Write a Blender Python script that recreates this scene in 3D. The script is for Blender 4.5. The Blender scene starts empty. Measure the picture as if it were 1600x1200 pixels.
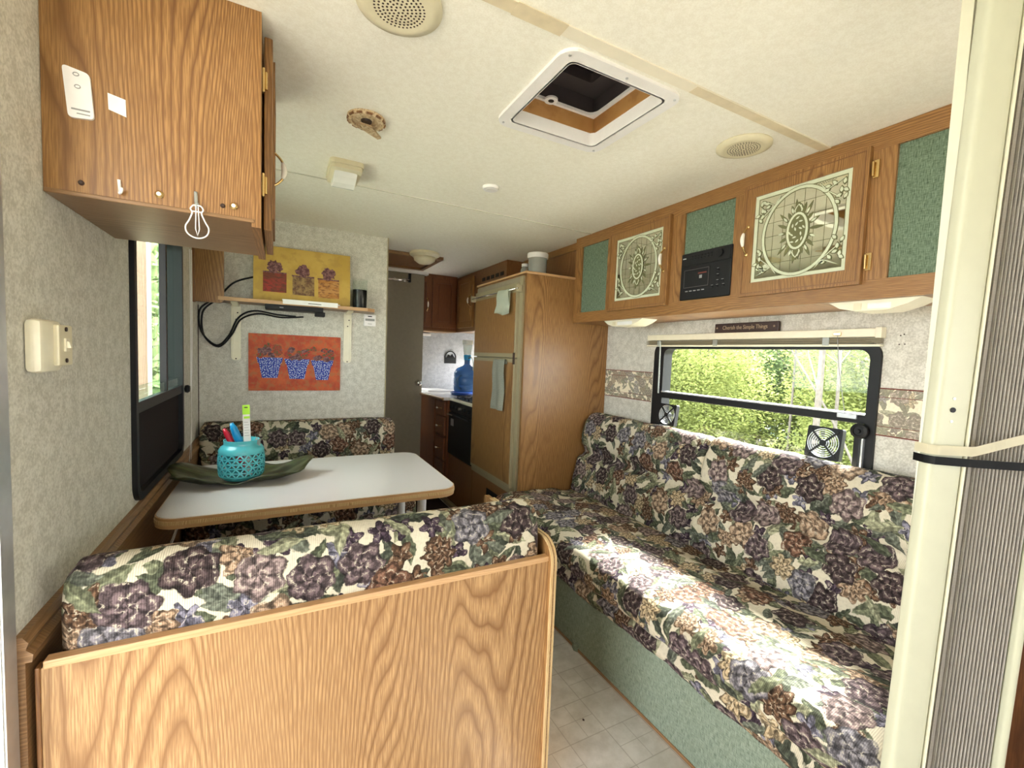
import bpy, bmesh, math, random
from mathutils import Vector, Matrix
rnd = random.Random(7)
PI = math.pi
D = bpy.data
scene = bpy.context.scene
COL = scene.collection

# ------------------------------------------------------------------ camera
cam_d = D.cameras.new('camera'); cam = D.objects.new('camera', cam_d); COL.objects.link(cam)
yaw, pitch, roll = [math.radians(a) for a in (-27.873, -3.603, 2.259)]
fwd = Vector((-math.sin(yaw)*math.cos(pitch), math.cos(yaw)*math.cos(pitch), math.sin(pitch)))
rt = Vector((math.cos(yaw), math.sin(yaw), 0)); up = rt.cross(fwd)
r2 = rt*math.cos(roll) + up*math.sin(roll); u2 = up*math.cos(roll) - rt*math.sin(roll)
mw = Matrix((r2, u2, -fwd)).transposed().to_4x4(); mw.translation = Vector((0.4102, 0.0, 1.3087))
cam.matrix_world = mw
cam_d.sensor_width = 36; cam_d.lens = 36*690.86/1600; cam_d.clip_start = 0.02
scene.camera = cam
# ------------------------------------------------------------------ view, world, sun
scene.view_settings.view_transform = 'Standard'; scene.view_settings.look = 'None'
scene.view_settings.exposure = 1.9; scene.view_settings.gamma = 1; scene.view_settings.use_curve_mapping = False
scene.cycles.max_bounces = 10; scene.cycles.diffuse_bounces = 6; scene.cycles.transparent_max_bounces = 12
scene.cycles.sample_clamp_indirect = 8; scene.cycles.use_denoising = True
w = D.worlds.new('sky'); scene.world = w; w.use_nodes = True
bg = w.node_tree.nodes['Background']; bg.inputs[0].default_value = (0.93, 0.965, 1.0, 1); bg.inputs[1].default_value = 3.9
sd = D.lights.new('sun', 'SUN'); sd.energy = 22.0; sd.angle = math.radians(12); sd.color = (1.0, 0.97, 0.92)
so = D.objects.new('sun', sd); COL.objects.link(so)
so.rotation_euler = Vector((1.0, 0.42, 1.06)).to_track_quat('Z', 'Y').to_euler()
def portal(name, c, n, sx, sy):
    l = D.lights.new(name, 'AREA'); l.shape = 'RECTANGLE'; l.size = sx; l.size_y = sy; l.energy = 1
    l.cycles.is_portal = True
    o = D.objects.new(name, l); COL.objects.link(o); o.location = c
    o.rotation_euler = Vector(n).to_track_quat('-Z', 'Z').to_euler()
portal('portal_window', (2.45, 1.345, 1.12), (-1, 0, 0), 1.03, 0.56)
portal('portal_door', (-0.07, 0.62, 0.98), (1, 0, 0), 0.8, 1.94)
portal('portal_dinette', (-0.06, 2.17, 1.29), (1, 0, 0), 0.74, 0.95)
portal('portal_added_front', (1.2, -2.07, 1.27), (0, 1, 0), 1.2, .56)  # serves the added front window, out of view
portal('portal_added_kitchen', (2.45, 3.95, 1.22), (-1, 0, 0), .9, .46)  # serves the added kitchen window hidden by the refrigerator

# ------------------------------------------------------------------ node helpers
class G:
    def __init__(s, name):
        s.m = D.materials.new(name); s.m.use_nodes = True; s.t = s.m.node_tree; s.t.nodes.clear()
        s.out = s.t.nodes.new('ShaderNodeOutputMaterial')
    def n(s, typ, **kw):
        nd = s.t.nodes.new(typ)
        for k, v in kw.items(): setattr(nd, k, v)
        return nd
    def put(s, sock, v):
        if isinstance(v, bpy.types.NodeSocket): s.t.links.new(v, sock)
        elif isinstance(v, (tuple, list)):
            v = tuple(v)
            if sock.type == 'RGBA' and len(v) == 3: v = v + (1,)
            sock.default_value = v
        else: sock.default_value = v
    def math(s, op, a, b=0.0, c=None, clamp=False):
        nd = s.n('ShaderNodeMath', operation=op, use_clamp=clamp); s.put(nd.inputs[0], a); s.put(nd.inputs[1], b)
        if c is not None: s.put(nd.inputs[2], c)
        return nd.outputs[0]
    def vm(s, op, a, b=(0, 0, 0)):
        nd = s.n('ShaderNodeVectorMath', operation=op); s.put(nd.inputs[0], a)
        if op == 'SCALE': s.put(nd.inputs['Scale'], b)
        elif op != 'LENGTH': s.put(nd.inputs[1], b)
        return nd.outputs['Value'] if op == 'LENGTH' else nd.outputs['Vector']
    def mix(s, f, a, b, mode='MIX'):
        nd = s.n('ShaderNodeMix', data_type='RGBA', blend_type=mode); s.put(nd.inputs[0], f); s.put(nd.inputs[6], a); s.put(nd.inputs[7], b)
        return nd.outputs[2]
    def ramp(s, f, stops, interp='LINEAR'):
        nd = s.n('ShaderNodeValToRGB'); cr = nd.color_ramp; cr.interpolation = interp
        while len(cr.elements) < len(stops): cr.elements.new(0.5)
        for e, (p, c) in zip(cr.elements, stops):
            e.position = p; e.color = (tuple(c) + (1,)) if len(c) == 3 else c
        s.put(nd.inputs[0], f); return nd.outputs[0]
    def mr(s, v, a, b, c=0.0, d=1.0):
        nd = s.n('ShaderNodeMapRange'); s.put(nd.inputs[0], v); nd.inputs[1].default_value = a; nd.inputs[2].default_value = b
        nd.inputs[3].default_value = c; nd.inputs[4].default_value = d; return nd.outputs[0]
    def uv(s): return s.n('ShaderNodeUVMap').outputs[0]
    def obj(s): return s.n('ShaderNodeTexCoord').outputs['Object']
    def noise(s, v, scale, detail=2.0, rough=.5, dim='2D', fac=True):
        nd = s.n('ShaderNodeTexNoise', noise_dimensions=dim); s.put(nd.inputs['Vector'], v)
        nd.inputs['Scale'].default_value = scale; nd.inputs['Detail'].default_value = detail; nd.inputs['Roughness'].default_value = rough
        return nd.outputs[0] if fac else nd.outputs[1]
    def xy(s, v):
        nd = s.n('ShaderNodeSeparateXYZ'); s.put(nd.inputs[0], v); return nd.outputs[0], nd.outputs[1]
    def comb(s, x, y=0.0, z=0.0):
        nd = s.n('ShaderNodeCombineXYZ'); s.put(nd.inputs[0], x); s.put(nd.inputs[1], y); s.put(nd.inputs[2], z); return nd.outputs[0]
    def bump(s, h, st=.3, dist=.002):
        nd = s.n('ShaderNodeBump'); nd.inputs['Strength'].default_value = st; nd.inputs['Distance'].default_value = dist; s.put(nd.inputs['Height'], h); return nd.outputs[0]
    def pbr(s, col, rough=.5, metal=0.0, nrm=None, spec=.5, **kw):
        p = s.n('ShaderNodeBsdfPrincipled'); s.put(p.inputs['Base Color'], col); s.put(p.inputs['Roughness'], rough); s.put(p.inputs['Metallic'], metal)
        p.inputs['Specular IOR Level'].default_value = spec
        if nrm is not None: s.put(p.inputs['Normal'], nrm)
        for k, v in kw.items(): s.put(p.inputs[k], v)
        s.t.links.new(p.outputs[0], s.out.inputs[0]); return s.m

def plain(name, col, rough=.5, metal=0.0, var=.06, **kw):
    g = G(name); nz = g.noise(g.obj(), 35, 3, dim='3D')
    f = g.mr(nz, .3, .7, 1-var, 1+var)
    c = g.vm('SCALE', tuple(col), f)
    return g.pbr(c, rough, metal, **kw)

def wood(name, base, dark, along='V', k=1.0, loops=15.0, rough=.38):
    g = G(name); u, v = g.xy(g.uv())
    if along == 'U': u, v = v, u
    q = g.comb(g.math('MULTIPLY', u, 3.0*k), g.math('MULTIPLY', v, .42*k))
    n1 = g.noise(q, 1.0, 1.2, .45)
    wob = g.noise(g.comb(g.math('MULTIPLY', u, 14*k), g.math('MULTIPLY', v, 5*k)), 1, 2)
    s = g.math('ADD', g.math('MULTIPLY', n1, loops), g.math('ADD', g.math('MULTIPLY', u, 40*k), g.math('MULTIPLY', wob, .55)))
    fr = g.math('FRACT', g.math('MULTIPLY', s, 1.9))
    line = g.ramp(fr, [(0, (.0,)*3), (.13, (.55,)*3), (.35, (.95,)*3), (.62, (.9,)*3), (.88, (.35,)*3), (1, (.0,)*3)])
    pore = g.noise(g.comb(g.math('MULTIPLY', u, 420), g.math('MULTIPLY', v, 16)), 1, 2)
    pf = g.mr(pore, .38, .62, .35, 1.0)
    fac = g.math('MULTIPLY', line, pf)
    big = g.noise(q, .8, 2)
    c = g.mix(fac, dark, base)
    c = g.mix(g.mr(big, .35, .65, 0, .35), c, tuple(x*.78 for x in base))
    return g.pbr(c, rough, nrm=g.bump(fac, .15, .001))

def floral(name, cream=(.60, .545, .42), rib=True, dense=1.0, scl=1.0, lift=0.0):
    g = G(name); uv0 = g.uv()
    dn = g.noise(uv0, 26*scl, 3, .6, fac=False)
    uv = g.vm('ADD', uv0, g.vm('SCALE', g.vm('SUBTRACT', dn, (.5, .5, .5)), .022/scl))
    fine = g.noise(uv0, 90*scl, 3, .6)
    def cells(scale, seed, rndm):
        v = g.vm('ADD', g.vm('SCALE', uv, scale*scl), (seed, seed*1.7, 0))
        vo = g.n('ShaderNodeTexVoronoi', voronoi_dimensions='2D'); g.put(vo.inputs['Vector'], v); vo.inputs['Scale'].default_value = 1
        vo.inputs['Randomness'].default_value = rndm
        d = g.vm('SUBTRACT', v, vo.outputs['Position'])
        sp = g.n('ShaderNodeSeparateColor'); g.put(sp.inputs[0], vo.outputs['Color'])
        x, y = g.xy(d)
        return x, y, g.math('SQRT', g.math('ADD', g.math('MULTIPLY', x, x), g.math('MULTIPLY', y, y))), sp.outputs
    def flower(col, scale, seed, R0, amp, n, pal, swirl, keep, rndm=.75):
        x, y, r, c = cells(scale, seed, rndm)
        th = g.math('ARCTAN2', y, x)
        ph = g.math('MULTIPLY', c[0], 6.28)
        pet = g.math('COSINE', g.math('ADD', g.math('MULTIPLY', th, n), ph))
        R = g.math('MULTIPLY', g.math('ADD', 1.0, g.math('MULTIPLY', pet, amp)), R0)
        t = g.math('DIVIDE', r, R)
        m = g.mr(t, .96, 1.02, 1, 0)
        m = g.math('MULTIPLY', m, g.math('LESS_THAN', c[2], keep))
        sw = g.math('SINE', g.math('ADD', g.math('MULTIPLY', t, swirl), g.math('ADD', g.math('MULTIPLY', th, 2.0), g.math('MULTIPLY', fine, 7.0))))
        ed = g.mr(pet, -1, -.3, .35, 1.0)
        sh = g.math('MULTIPLY', g.mr(sw, -1, 1, .35, 1.25), ed)
        sh = g.math('MULTIPLY', sh, g.mr(t, .75, 1.0, 1.0, .55))
        base = g.ramp(c[1], pal, 'CONSTANT')
        colr = g.vm('SCALE', base, sh)
        hl = g.math('MULTIPLY', g.mr(sw, .72, .98, 0, .75), g.mr(fine, .45, .6, 0, 1))
        colr = g.mix(hl, colr, tuple(q*.9 for q in cream))
        return g.mix(m, col, colr)
    def leaf(col, scale, seed, L, W, pal, keep, rndm=.9):
        x, y, r, c = cells(scale, seed, rndm)
        a = g.math('MULTIPLY', c[0], 6.28); ca = g.math('COSINE', a); sa = g.math('SINE', a)
        lx = g.math('ADD', g.math('MULTIPLY', x, ca), g.math('MULTIPLY', y, sa))
        ly = g.math('SUBTRACT', g.math('MULTIPLY', y, ca), g.math('MULTIPLY', x, sa))
        w_ = g.math('MULTIPLY', g.math('SUBTRACT', 1.0, g.math('POWER', g.math('ABSOLUTE', g.math('DIVIDE', lx, L)), 1.6)), W)
        al = g.math('ABSOLUTE', ly)
        m = g.mr(g.math('SUBTRACT', al, w_), -.015, .01, 1, 0)
        m = g.math('MULTIPLY', m, g.math('LESS_THAN', c[2], keep))
        vein = g.math('SINE', g.math('ADD', g.math('MULTIPLY', lx, 34), g.math('MULTIPLY', al, -30)))
        sh = g.math('MULTIPLY', g.mr(vein, -1, 1, .65, 1.15), g.mr(al, .0, .03, 1.7, 1.0))
        sh = g.math('MULTIPLY', sh, g.mr(fine, .3, .7, .6, 1.3))
        side = g.mr(ly, -.03, .03, .7, 1.15)
        return g.mix(m, col, g.vm('SCALE', g.ramp(c[1], pal, 'CONSTANT'), g.math('MULTIPLY', sh, side)))
    greens = [(0, (.085, .095, .06)), (.28, (.16, .17, .105)), (.5, (.12, .13, .10)), (.72, (.27, .27, .175)), (.88, (.055, .062, .045))]
    roses = [(0, (.14, .10, .105)), (.24, (.27, .20, .19)), (.42, (.40, .28, .19)), (.58, (.085, .058, .058)), (.72, (.22, .205, .225)), (.86, (.19, .10, .065))]
    darks = [(0, (.075, .05, .07)), (.4, (.15, .085, .05)), (.7, (.20, .19, .24))]
    tans = [(0, (.15, .085, .05)), (.4, (.47, .36, .22)), (.8, (.34, .23, .15))]
    c = g.mix(g.mr(fine, .45, .7, 0, .5), cream, tuple(q*.75 for q in cream))
    c = leaf(c, 8.5, 3.1, .56, .20, greens, 1.0*dense)
    c = leaf(c, 10.5, 77.1, .54, .19, greens, .9*dense)
    c = leaf(c, 12, 17.7, .5, .19, greens, .9*dense)
    c = flower(c, 13, 41.3, .36, .28, 5, darks, 5, .6*dense)
    c = leaf(c, 11, 29.9, .55, .15, greens, .6*dense)
    c = flower(c, 9.0, 61.9, .40, .17, 8, tans, 16, .55*dense)
    c = flower(c, 7.6, 5.3, .41, .10, 6, roses, 13, .85*dense)
    c = leaf(c, 9.0, 133.0, .50, .15, greens, .3*dense)
    if lift: c = g.mix(lift, c, cream)
    u, v = g.xy(uv0)
    rb = g.math('SINE', g.math('MULTIPLY', u, 1500 if rib else 400))
    c = g.vm('SCALE', c, g.mr(rb, -1, 1, .86 if rib else .99, 1.1 if rib else 1.0))
    return g.pbr(c, .9, nrm=g.bump(g.math('ADD', rb, g.math('MULTIPLY', fine, 2)), .25, .001), spec=.2)

def wallpaper(name, a, b, sc=140, bst=.25):
    g = G(name); o = g.obj()
    n1 = g.noise(o, sc, 4, .65, '3D'); n2 = g.noise(o, sc*.22, 3, .6, '3D')
    f = g.math('ADD', g.math('MULTIPLY', n1, .6), g.math('MULTIPLY', n2, .4))
    return g.pbr(g.mix(g.mr(f, .42, .58), a, b), .75, nrm=g.bump(n1, bst, .0015), spec=.25)

def glass(name, tint=(.95, .97, .96), refl=.08):
    g = G(name); tr = g.n('ShaderNodeBsdfTransparent'); g.put(tr.inputs[0], tint)
    gl = g.n('ShaderNodeBsdfGlossy'); gl.inputs['Roughness'].default_value = .02
    lw = g.n('ShaderNodeLayerWeight'); lw.inputs[0].default_value = .5
    mx = g.n('ShaderNodeMixShader'); g.put(mx.inputs[0], g.math('ADD', .015, g.math('MULTIPLY', g.math('POWER', lw.outputs['Facing'], 5.0), .35))); g.t.links.new(tr.outputs[0], mx.inputs[1]); g.t.links.new(gl.outputs[0], mx.inputs[2])
    g.t.links.new(mx.outputs[0], g.out.inputs[0]); return g.m

def threads(name, a, b, su=900, sv=60):
    g = G(name); u, v = g.xy(g.uv())
    n = g.noise(g.comb(g.math('MULTIPLY', u, su), g.math('MULTIPLY', v, sv)), 1, 3, .6)
    n2 = g.noise(g.comb(g.math('MULTIPLY', u, sv*1.5), g.math('MULTIPLY', v, su*.5)), 1, 2)
    f = g.math('ADD', g.math('MULTIPLY', n, .7), g.math('MULTIPLY', n2, .3))
    return g.pbr(g.mix(g.mr(f, .36, .62), a, b), .95, nrm=g.bump(f, .4, .0015), spec=.15)

M = {}
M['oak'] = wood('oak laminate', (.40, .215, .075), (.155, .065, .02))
M['oak_pale'] = wood('pale oak laminate', (.50, .30, .135), (.20, .09, .03), k=.9, loops=25)
M['oak_cathedral'] = wood('oak laminate with cathedral grain', (.42, .225, .078), (.15, .062, .018), loops=25)
M['oak_u'] = wood('oak laminate across', (.40, .215, .075), (.155, .065, .02), along='U')
M['oak_frame'] = wood('oak frame', (.38, .195, .062), (.155, .065, .018), k=1.6)
M['oak_frame_u'] = wood('oak frame rail', (.38, .195, .062), (.155, .065, .018), along='U', k=1.6)
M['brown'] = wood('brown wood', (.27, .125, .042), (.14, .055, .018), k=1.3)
M['brown_u'] = wood('brown wood across', (.32, .18, .08), (.17, .085, .033), along='U', k=1.2)
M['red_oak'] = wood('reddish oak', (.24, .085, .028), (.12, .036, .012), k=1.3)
M['ply_edge'] = wood('ply edge', (.78, .60, .33), (.42, .24, .09), along='V', k=4)
M['edge_band'] = wood('edge banding', (.62, .39, .20), (.48, .27, .12), along='U', k=2)
M['floral'] = floral('floral tapestry')
M['border'] = floral('border print', cream=(.82, .75, .58), rib=False, dense=.62, scl=1.8, lift=.28)
M['green'] = threads('green weave', (.065, .10, .062), (.20, .265, .19), 700, 45)
M['green_sofa'] = threads('sage weave', (.12, .155, .115), (.28, .335, .265), 700, 40)
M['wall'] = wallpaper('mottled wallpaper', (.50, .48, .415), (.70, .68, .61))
M['ceiling'] = wallpaper('ceiling board', (.84, .805, .70), (.91, .885, .79), 260, .2)
M['tape'] = plain('seam tape', (.70, .60, .42), .6)
M['seam_tape'] = plain('cream seam tape', (.82, .76, .62), .6, var=.02)
M['seam'] = plain('ceiling seam', (.62, .60, .50), .6)
M['cream'] = plain('cream plastic', (.72, .66, .47), .4, var=.03)
M['ivory'] = plain('ivory plastic', (.80, .75, .58), .35, var=.03)
M['white'] = plain('white plastic', (.85, .83, .82), .35, var=.02)
M['lens'] = plain('light lens', (.88, .88, .84), .2, var=.02)
M['paper'] = plain('white paper', (.82, .81, .77), .7, var=.03)
M['black'] = plain('black plastic', (.010, .010, .011), .45, spec=.25)
M['black_soft'] = plain('black rubber', (.013, .013, .014), .6, spec=.2)
M['screen'] = threads('dark screen', (.010, .008, .008), (.035, .025, .024), 300, 500)
M['dark_brown'] = plain('dark brown', (.035, .015, .008), .5)
M['metal'] = plain('chrome', (.75, .73, .70), .2, 1.0)
M['brass'] = plain('brass', (.70, .50, .22), .25, 1.0)
M['alu'] = plain('aluminium', (.62, .63, .65), .35, .7)
M['porcelain'] = plain('porcelain', (.85, .80, .72), .15)
M['maroon'] = plain('maroon print', (.16, .035, .025), .8)
M['glass'] = glass('clear glass')
M['glass_g'] = glass('greenish glass', (.72, .82, .78))
M['glass_s'] = glass('smoke glass', (.35, .36, .36))
M['gray_door'] = plain('grey brown door', (.29, .25, .18), .55, var=.04)
M['beige_trim'] = plain('beige trim', (.33, .28, .17), .45, var=.03)
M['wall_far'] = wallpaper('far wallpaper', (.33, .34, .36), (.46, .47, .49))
M['post'] = plain('greenish cream vinyl', (.50, .50, .375), .4, var=.02)
M['jamb'] = plain('cream jamb', (.68, .66, .51), .5, var=.02)
M['pleat'] = threads('pleat vinyl', (.30, .275, .245), (.40, .37, .335), 900, 25)
M['turq'] = plain('turquoise ceramic', (.09, .47, .52), .2, var=.05)
M['blue'] = plain('blue plastic', (.01, .30, .62), .3)
M['red'] = plain('red plastic', (.50, .01, .03), .3)
M['lime'] = plain('lime label', (.45, .85, .05), .6)
M['ltext'] = plain('grey print', (.3, .3, .3), .7)
M['sign'] = plain('sign board', (.035, .014, .010), .5)
M['sign_t'] = plain('sign lettering', (.36, .27, .17), .6)
M['ocher'] = None

def laminate():
    g = G('speckled laminate'); n = g.noise(g.obj(), 500, 3, .6, '3D')
    return g.pbr(g.mix(g.mr(n, .4, .6), (.60, .57, .55), (.76, .74, .73)), .22, spec=.5)
M['laminate'] = laminate()
def vinyl():
    g = G('vinyl tile print'); u, v = g.xy(g.uv())
    def lines(x, p, wd):
        f = g.math('FRACT', g.math('DIVIDE', x, p)); return g.math('LESS_THAN', g.math('ABSOLUTE', g.math('SUBTRACT', f, .5)), wd)
    l1 = lines(u, .152, .011); l2 = lines(v, .152, .011)
    cx = g.math('FLOOR', g.math('ADD', g.math('DIVIDE', u, .152), .5)); cy = g.math('FLOOR', g.math('ADD', g.math('DIVIDE', v, .152), .5))
    par = g.math('FRACT', g.math('MULTIPLY', g.math('ADD', cx, cy), .5))
    sub = g.math('MULTIPLY', g.math('GREATER_THAN', par, .25), g.math('MAXIMUM', lines(g.math('ADD', u, .076), .152, .008), lines(g.math('ADD', v, .076), .152, .008)))
    l = g.math('MAXIMUM', g.math('MAXIMUM', l1, l2), sub)
    n = g.noise(g.obj(), 14, 5, .65, '3D'); n2 = g.noise(g.obj(), 3, 3, .6, '3D')
    c = g.mix(g.mr(n, .35, .65), (.50, .48, .45), (.66, .64, .62)); c = g.mix(g.mr(n2, .45, .7, 0, .4), c, (.42, .39, .35))
    c = g.mix(g.math('MULTIPLY', l, .55), c, (.27, .25, .22))
    return g.pbr(c, .38, nrm=g.bump(l, -.2, .001))
M['vinyl'] = vinyl()
def dots(name, bgc, fg, sc):
    g = G(name); vo = g.n('ShaderNodeTexVoronoi', voronoi_dimensions='2D'); g.put(vo.inputs['Vector'], g.uv()); vo.inputs['Scale'].default_value = sc; vo.inputs['Randomness'].default_value = .7
    return g.pbr(g.mix(g.math('LESS_THAN', vo.outputs['Distance'], .27), bgc, fg), .6)
M['polka'] = dots('polka dots', (.012, .035, .30), (.50, .58, .75), 95)
def blotch(name, a, b, c, sc, st=(1, 1)):
    g = G(name); u, v = g.xy(g.uv()); q = g.comb(g.math('MULTIPLY', u, st[0]), g.math('MULTIPLY', v, st[1]))
    n = g.noise(q, sc, 4, .65); n2 = g.noise(q, sc*3.3, 3, .6)
    return g.pbr(g.mix(g.mr(n2, .5, .62, 0, .7), g.mix(g.mr(n, .4, .6), a, b), c), .6)
M['ocher'] = blotch('ochre canvas', (.50, .32, .055), (.56, .37, .08), (.44, .28, .06), 4)
M['orange'] = blotch('orange canvas', (.42, .05, .012), (.55, .10, .02), (.36, .13, .04), 9)
M['pot_red'] = blotch('rusty red pot', (.16, .035, .015), (.34, .03, .02), (.09, .03, .015), 18, (.6, 1.6))
M['pot_brown'] = blotch('rusty brown pot', (.15, .07, .03), (.30, .19, .07), (.08, .035, .02), 22)
M['pot_orange'] = blotch('rusty orange pot', (.42, .17, .03), (.50, .25, .07), (.13, .035, .012), 20, (.5, 1.5))
M['bloom_dark'] = blotch('dark blooms', (.09, .02, .03), (.28, .13, .12), (.03, .015, .015), 60)
M['bloom_red'] = blotch('red blooms', (.50, .02, .01), (.10, .11, .03), (.03, .035, .012), 55)
M['leaf_dish'] = blotch('leaf glaze', (.02, .03, .01), (.075, .095, .035), (.04, .018, .008), 16, (.5, 2.2))
M['leaf_dish'].node_tree.nodes['Principled BSDF'].inputs['Roughness'].default_value = .35
def waxy(name, col, tr):
    g = G(name); p = g.n('ShaderNodeBsdfDiffuse'); g.put(p.inputs[0], col); t = g.n('ShaderNodeBsdfTranslucent'); g.put(t.inputs[0], tr)
    n = g.noise(g.obj(), 1.7, 2, .5, '3D'); g.put(p.inputs[0], g.mix(g.mr(n, .35, .65), col, tuple(c*.55 for c in col)))
    mx = g.n('ShaderNodeMixShader'); mx.inputs[0].default_value = .45; g.t.links.new(p.outputs[0], mx.inputs[1]); g.t.links.new(t.outputs[0], mx.inputs[2]); g.t.links.new(mx.outputs[0], g.out.inputs[0]); return g.m
M['leaf_y'] = waxy('yellow green leaves', (.22, .255, .09), (.27, .31, .10))
M['leaf_g'] = waxy('green leaves', (.165, .215, .10), (.20, .27, .12))
M['leaf_b'] = waxy('hazy bluish leaves', (.16, .215, .18), (.18, .24, .20))  # bluish haze of distance put into the leaf colour
M['bark'] = plain('pale bark', (.085, .075, .066), .9, var=.25)
M['ground'] = wallpaper('pale bounce gravel', (.26, .25, .19), (.40, .37, .30), 8)  # gravel tone lightened to bounce daylight up to the ceiling
M['post_wood'] = wood('porch timber', (.20, .135, .08), (.14, .09, .05))
def tinted(name, col, al):
    g = G(name); tr = g.n('ShaderNodeBsdfTransparent'); g.put(tr.inputs[0], col); p = g.n('ShaderNodeBsdfPrincipled'); g.put(p.inputs['Base Color'], col); p.inputs['Roughness'].default_value = .1
    mx = g.n('ShaderNodeMixShader'); mx.inputs[0].default_value = al; g.t.links.new(tr.outputs[0], mx.inputs[1]); g.t.links.new(p.outputs[0], mx.inputs[2]); g.t.links.new(mx.outputs[0], g.out.inputs[0]); return g.m
M['jug'] = tinted('blue jug plastic', (.13, .27, .48), .5)
M['clear'] = tinted('clear plastic', (.75, .78, .75), .3)
M['mirror'] = plain('mirror glass', (.70, .70, .58), .03, 1.0, var=0)
M['etch'] = plain('frosted etching', (.58, .62, .46), .6, var=.05)
M['etch_d'] = plain('olive etching lines', (.13, .13, .05), .6)
M['towel'] = threads('pale towel', (.66, .72, .60), (.80, .85, .74), 300, 300)
M['towel2'] = dots('patterned towel', (.46, .47, .38), (.68, .69, .60), 150)
M['rug'] = threads('dark mat', (.02, .012, .01), (.06, .035, .028), 40, 400)
M['dome'] = plain('smoked dome', (.018, .012, .014), .3)
M['dome2'] = plain('smoked dome frame', (.06, .05, .052), .4)
M['rough_wood'] = blotch('raw framing', (.36, .17, .045), (.43, .22, .07), (.30, .13, .035), 3)
M['burnt'] = blotch('scorched plastic', (.62, .50, .32), (.50, .35, .19), (.24, .13, .07), 40)

# ------------------------------------------------------------------ mesh helpers
def B(): return bmesh.new()
def box(bm, x0, x1, y0, y1, z0, z1, bev=0):
    if x0 > x1: x0, x1 = x1, x0
    if y0 > y1: y0, y1 = y1, y0
    if z0 > z1: z0, z1 = z1, z0
    r = bmesh.ops.create_cube(bm, size=1, matrix=Matrix.Translation(((x0+x1)/2, (y0+y1)/2, (z0+z1)/2)) @ Matrix.Diagonal((x1-x0, y1-y0, z1-z0, 1)))
    if bev:
        es = {e for v in r['verts'] for e in v.link_edges}
        bmesh.ops.bevel(bm, geom=list(es), offset=bev, segments=2, profile=.5, affect='EDGES')
    return bm
def bx(*a, bev=0): return box(B(), *a, bev=bev)
def prism(bm, poly, ax, a, b):
    """poly: list of 2D points in the two other axes (x: (y,z), y: (x,z), z: (x,y))"""
    def P(p, t): return {'x': (t, p[0], p[1]), 'y': (p[0], t, p[1]), 'z': (p[0], p[1], t)}[ax]
    v0 = [bm.verts.new(P(p, a)) for p in poly]; v1 = [bm.verts.new(P(p, b)) for p in poly]
    n = len(poly)
    bm.faces.new(v0); bm.faces.new(list(reversed(v1)))
    for i in range(n): bm.faces.new((v0[i], v1[i], v1[(i+1) % n], v0[(i+1) % n]))
    return bm
def rrect(x0, x1, y0, y1, r, n=6):
    out = []
    for cx, cy, a0 in ((x1-r, y1-r, 0), (x0+r, y1-r, 90), (x0+r, y0+r, 180), (x1-r, y0+r, 270)):
        for i in range(n+1):
            a = math.radians(a0+90*i/n); out.append((cx+r*math.cos(a), cy+r*math.sin(a)))
    return out
def ring(bm, outer, inner, ax, a, b):
    def P(p, t): return {'x': (t, p[0], p[1]), 'y': (p[0], t, p[1]), 'z': (p[0], p[1], t)}[ax]
    n = len(outer); vs = [[bm.verts.new(P(p, t)) for p in l] for l, t in ((outer, a), (inner, a), (inner, b), (outer, b))]
    for i in range(n):
        j = (i+1) % n
        for k in range(4): bm.faces.new((vs[k][i], vs[(k+1) % 4][i], vs[(k+1) % 4][j], vs[k][j]))
    return bm
def tube(bm, pts, r, seg=8, cap=True):
    pts = [Vector(p) for p in pts]; rings = []
    rs = r if isinstance(r, (list, tuple)) else [r]*len(pts)
    prev = None
    for i, p in enumerate(pts):
        t = (pts[min(i+1, len(pts)-1)] - pts[max(i-1, 0)]).normalized()
        a = prev if prev is not None else (Vector((0, 0, 1)) if abs(t.z) < .9 else Vector((1, 0, 0)))
        a = (a - t*a.dot(t)).normalized(); prev = a; b = t.cross(a)
        rings.append([bm.verts.new(p + (a*math.cos(2*PI*k/seg) + b*math.sin(2*PI*k/seg))*rs[i]) for k in range(seg)])
    for i in range(len(rings)-1):
        for k in range(seg): bm.faces.new((rings[i][k], rings[i][(k+1) % seg], rings[i+1][(k+1) % seg], rings[i+1][k]))
    if cap: bm.faces.new(list(reversed(rings[0]))); bm.faces.new(rings[-1])
    return bm
def smooth_path(pts, n=6):
    pts = [Vector(p) for p in pts]; out = []
    for i in range(len(pts)-1):
        p0, p1, p2, p3 = pts[max(i-1, 0)], pts[i], pts[i+1], pts[min(i+2, len(pts)-1)]
        for k in range(n):
            t = k/n; out.append(.5*((2*p1)+(p2-p0)*t+(2*p0-5*p1+4*p2-p3)*t*t+(3*p1-p0-3*p2+p3)*t**3))
    return out + [pts[-1]]
def lathe(bm, prof, c, ax='z', seg=24):
    """prof: (radius, height) pairs along the axis from c"""
    rings = []
    for r, h in prof:
        row = []
        for k in range(seg):
            a = 2*PI*k/seg; u, v = r*math.cos(a), r*math.sin(a)
            o = {'z': (u, v, h), 'x': (h, u, v), 'y': (u, h, v)}[ax]
            row.append(bm.verts.new((c[0]+o[0], c[1]+o[1], c[2]+o[2])))
        rings.append(row)
    for i in range(len(rings)-1):
        for k in range(seg): bm.faces.new((rings[i][k], rings[i][(k+1) % seg], rings[i+1][(k+1) % seg], rings[i+1][k]))
    bm.faces.new(rings[0]); bm.faces.new(list(reversed(rings[-1])))
    return bm
def flat(bm, pts3):
    bm.faces.new([bm.verts.new(p) for p in pts3]); return bm

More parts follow.
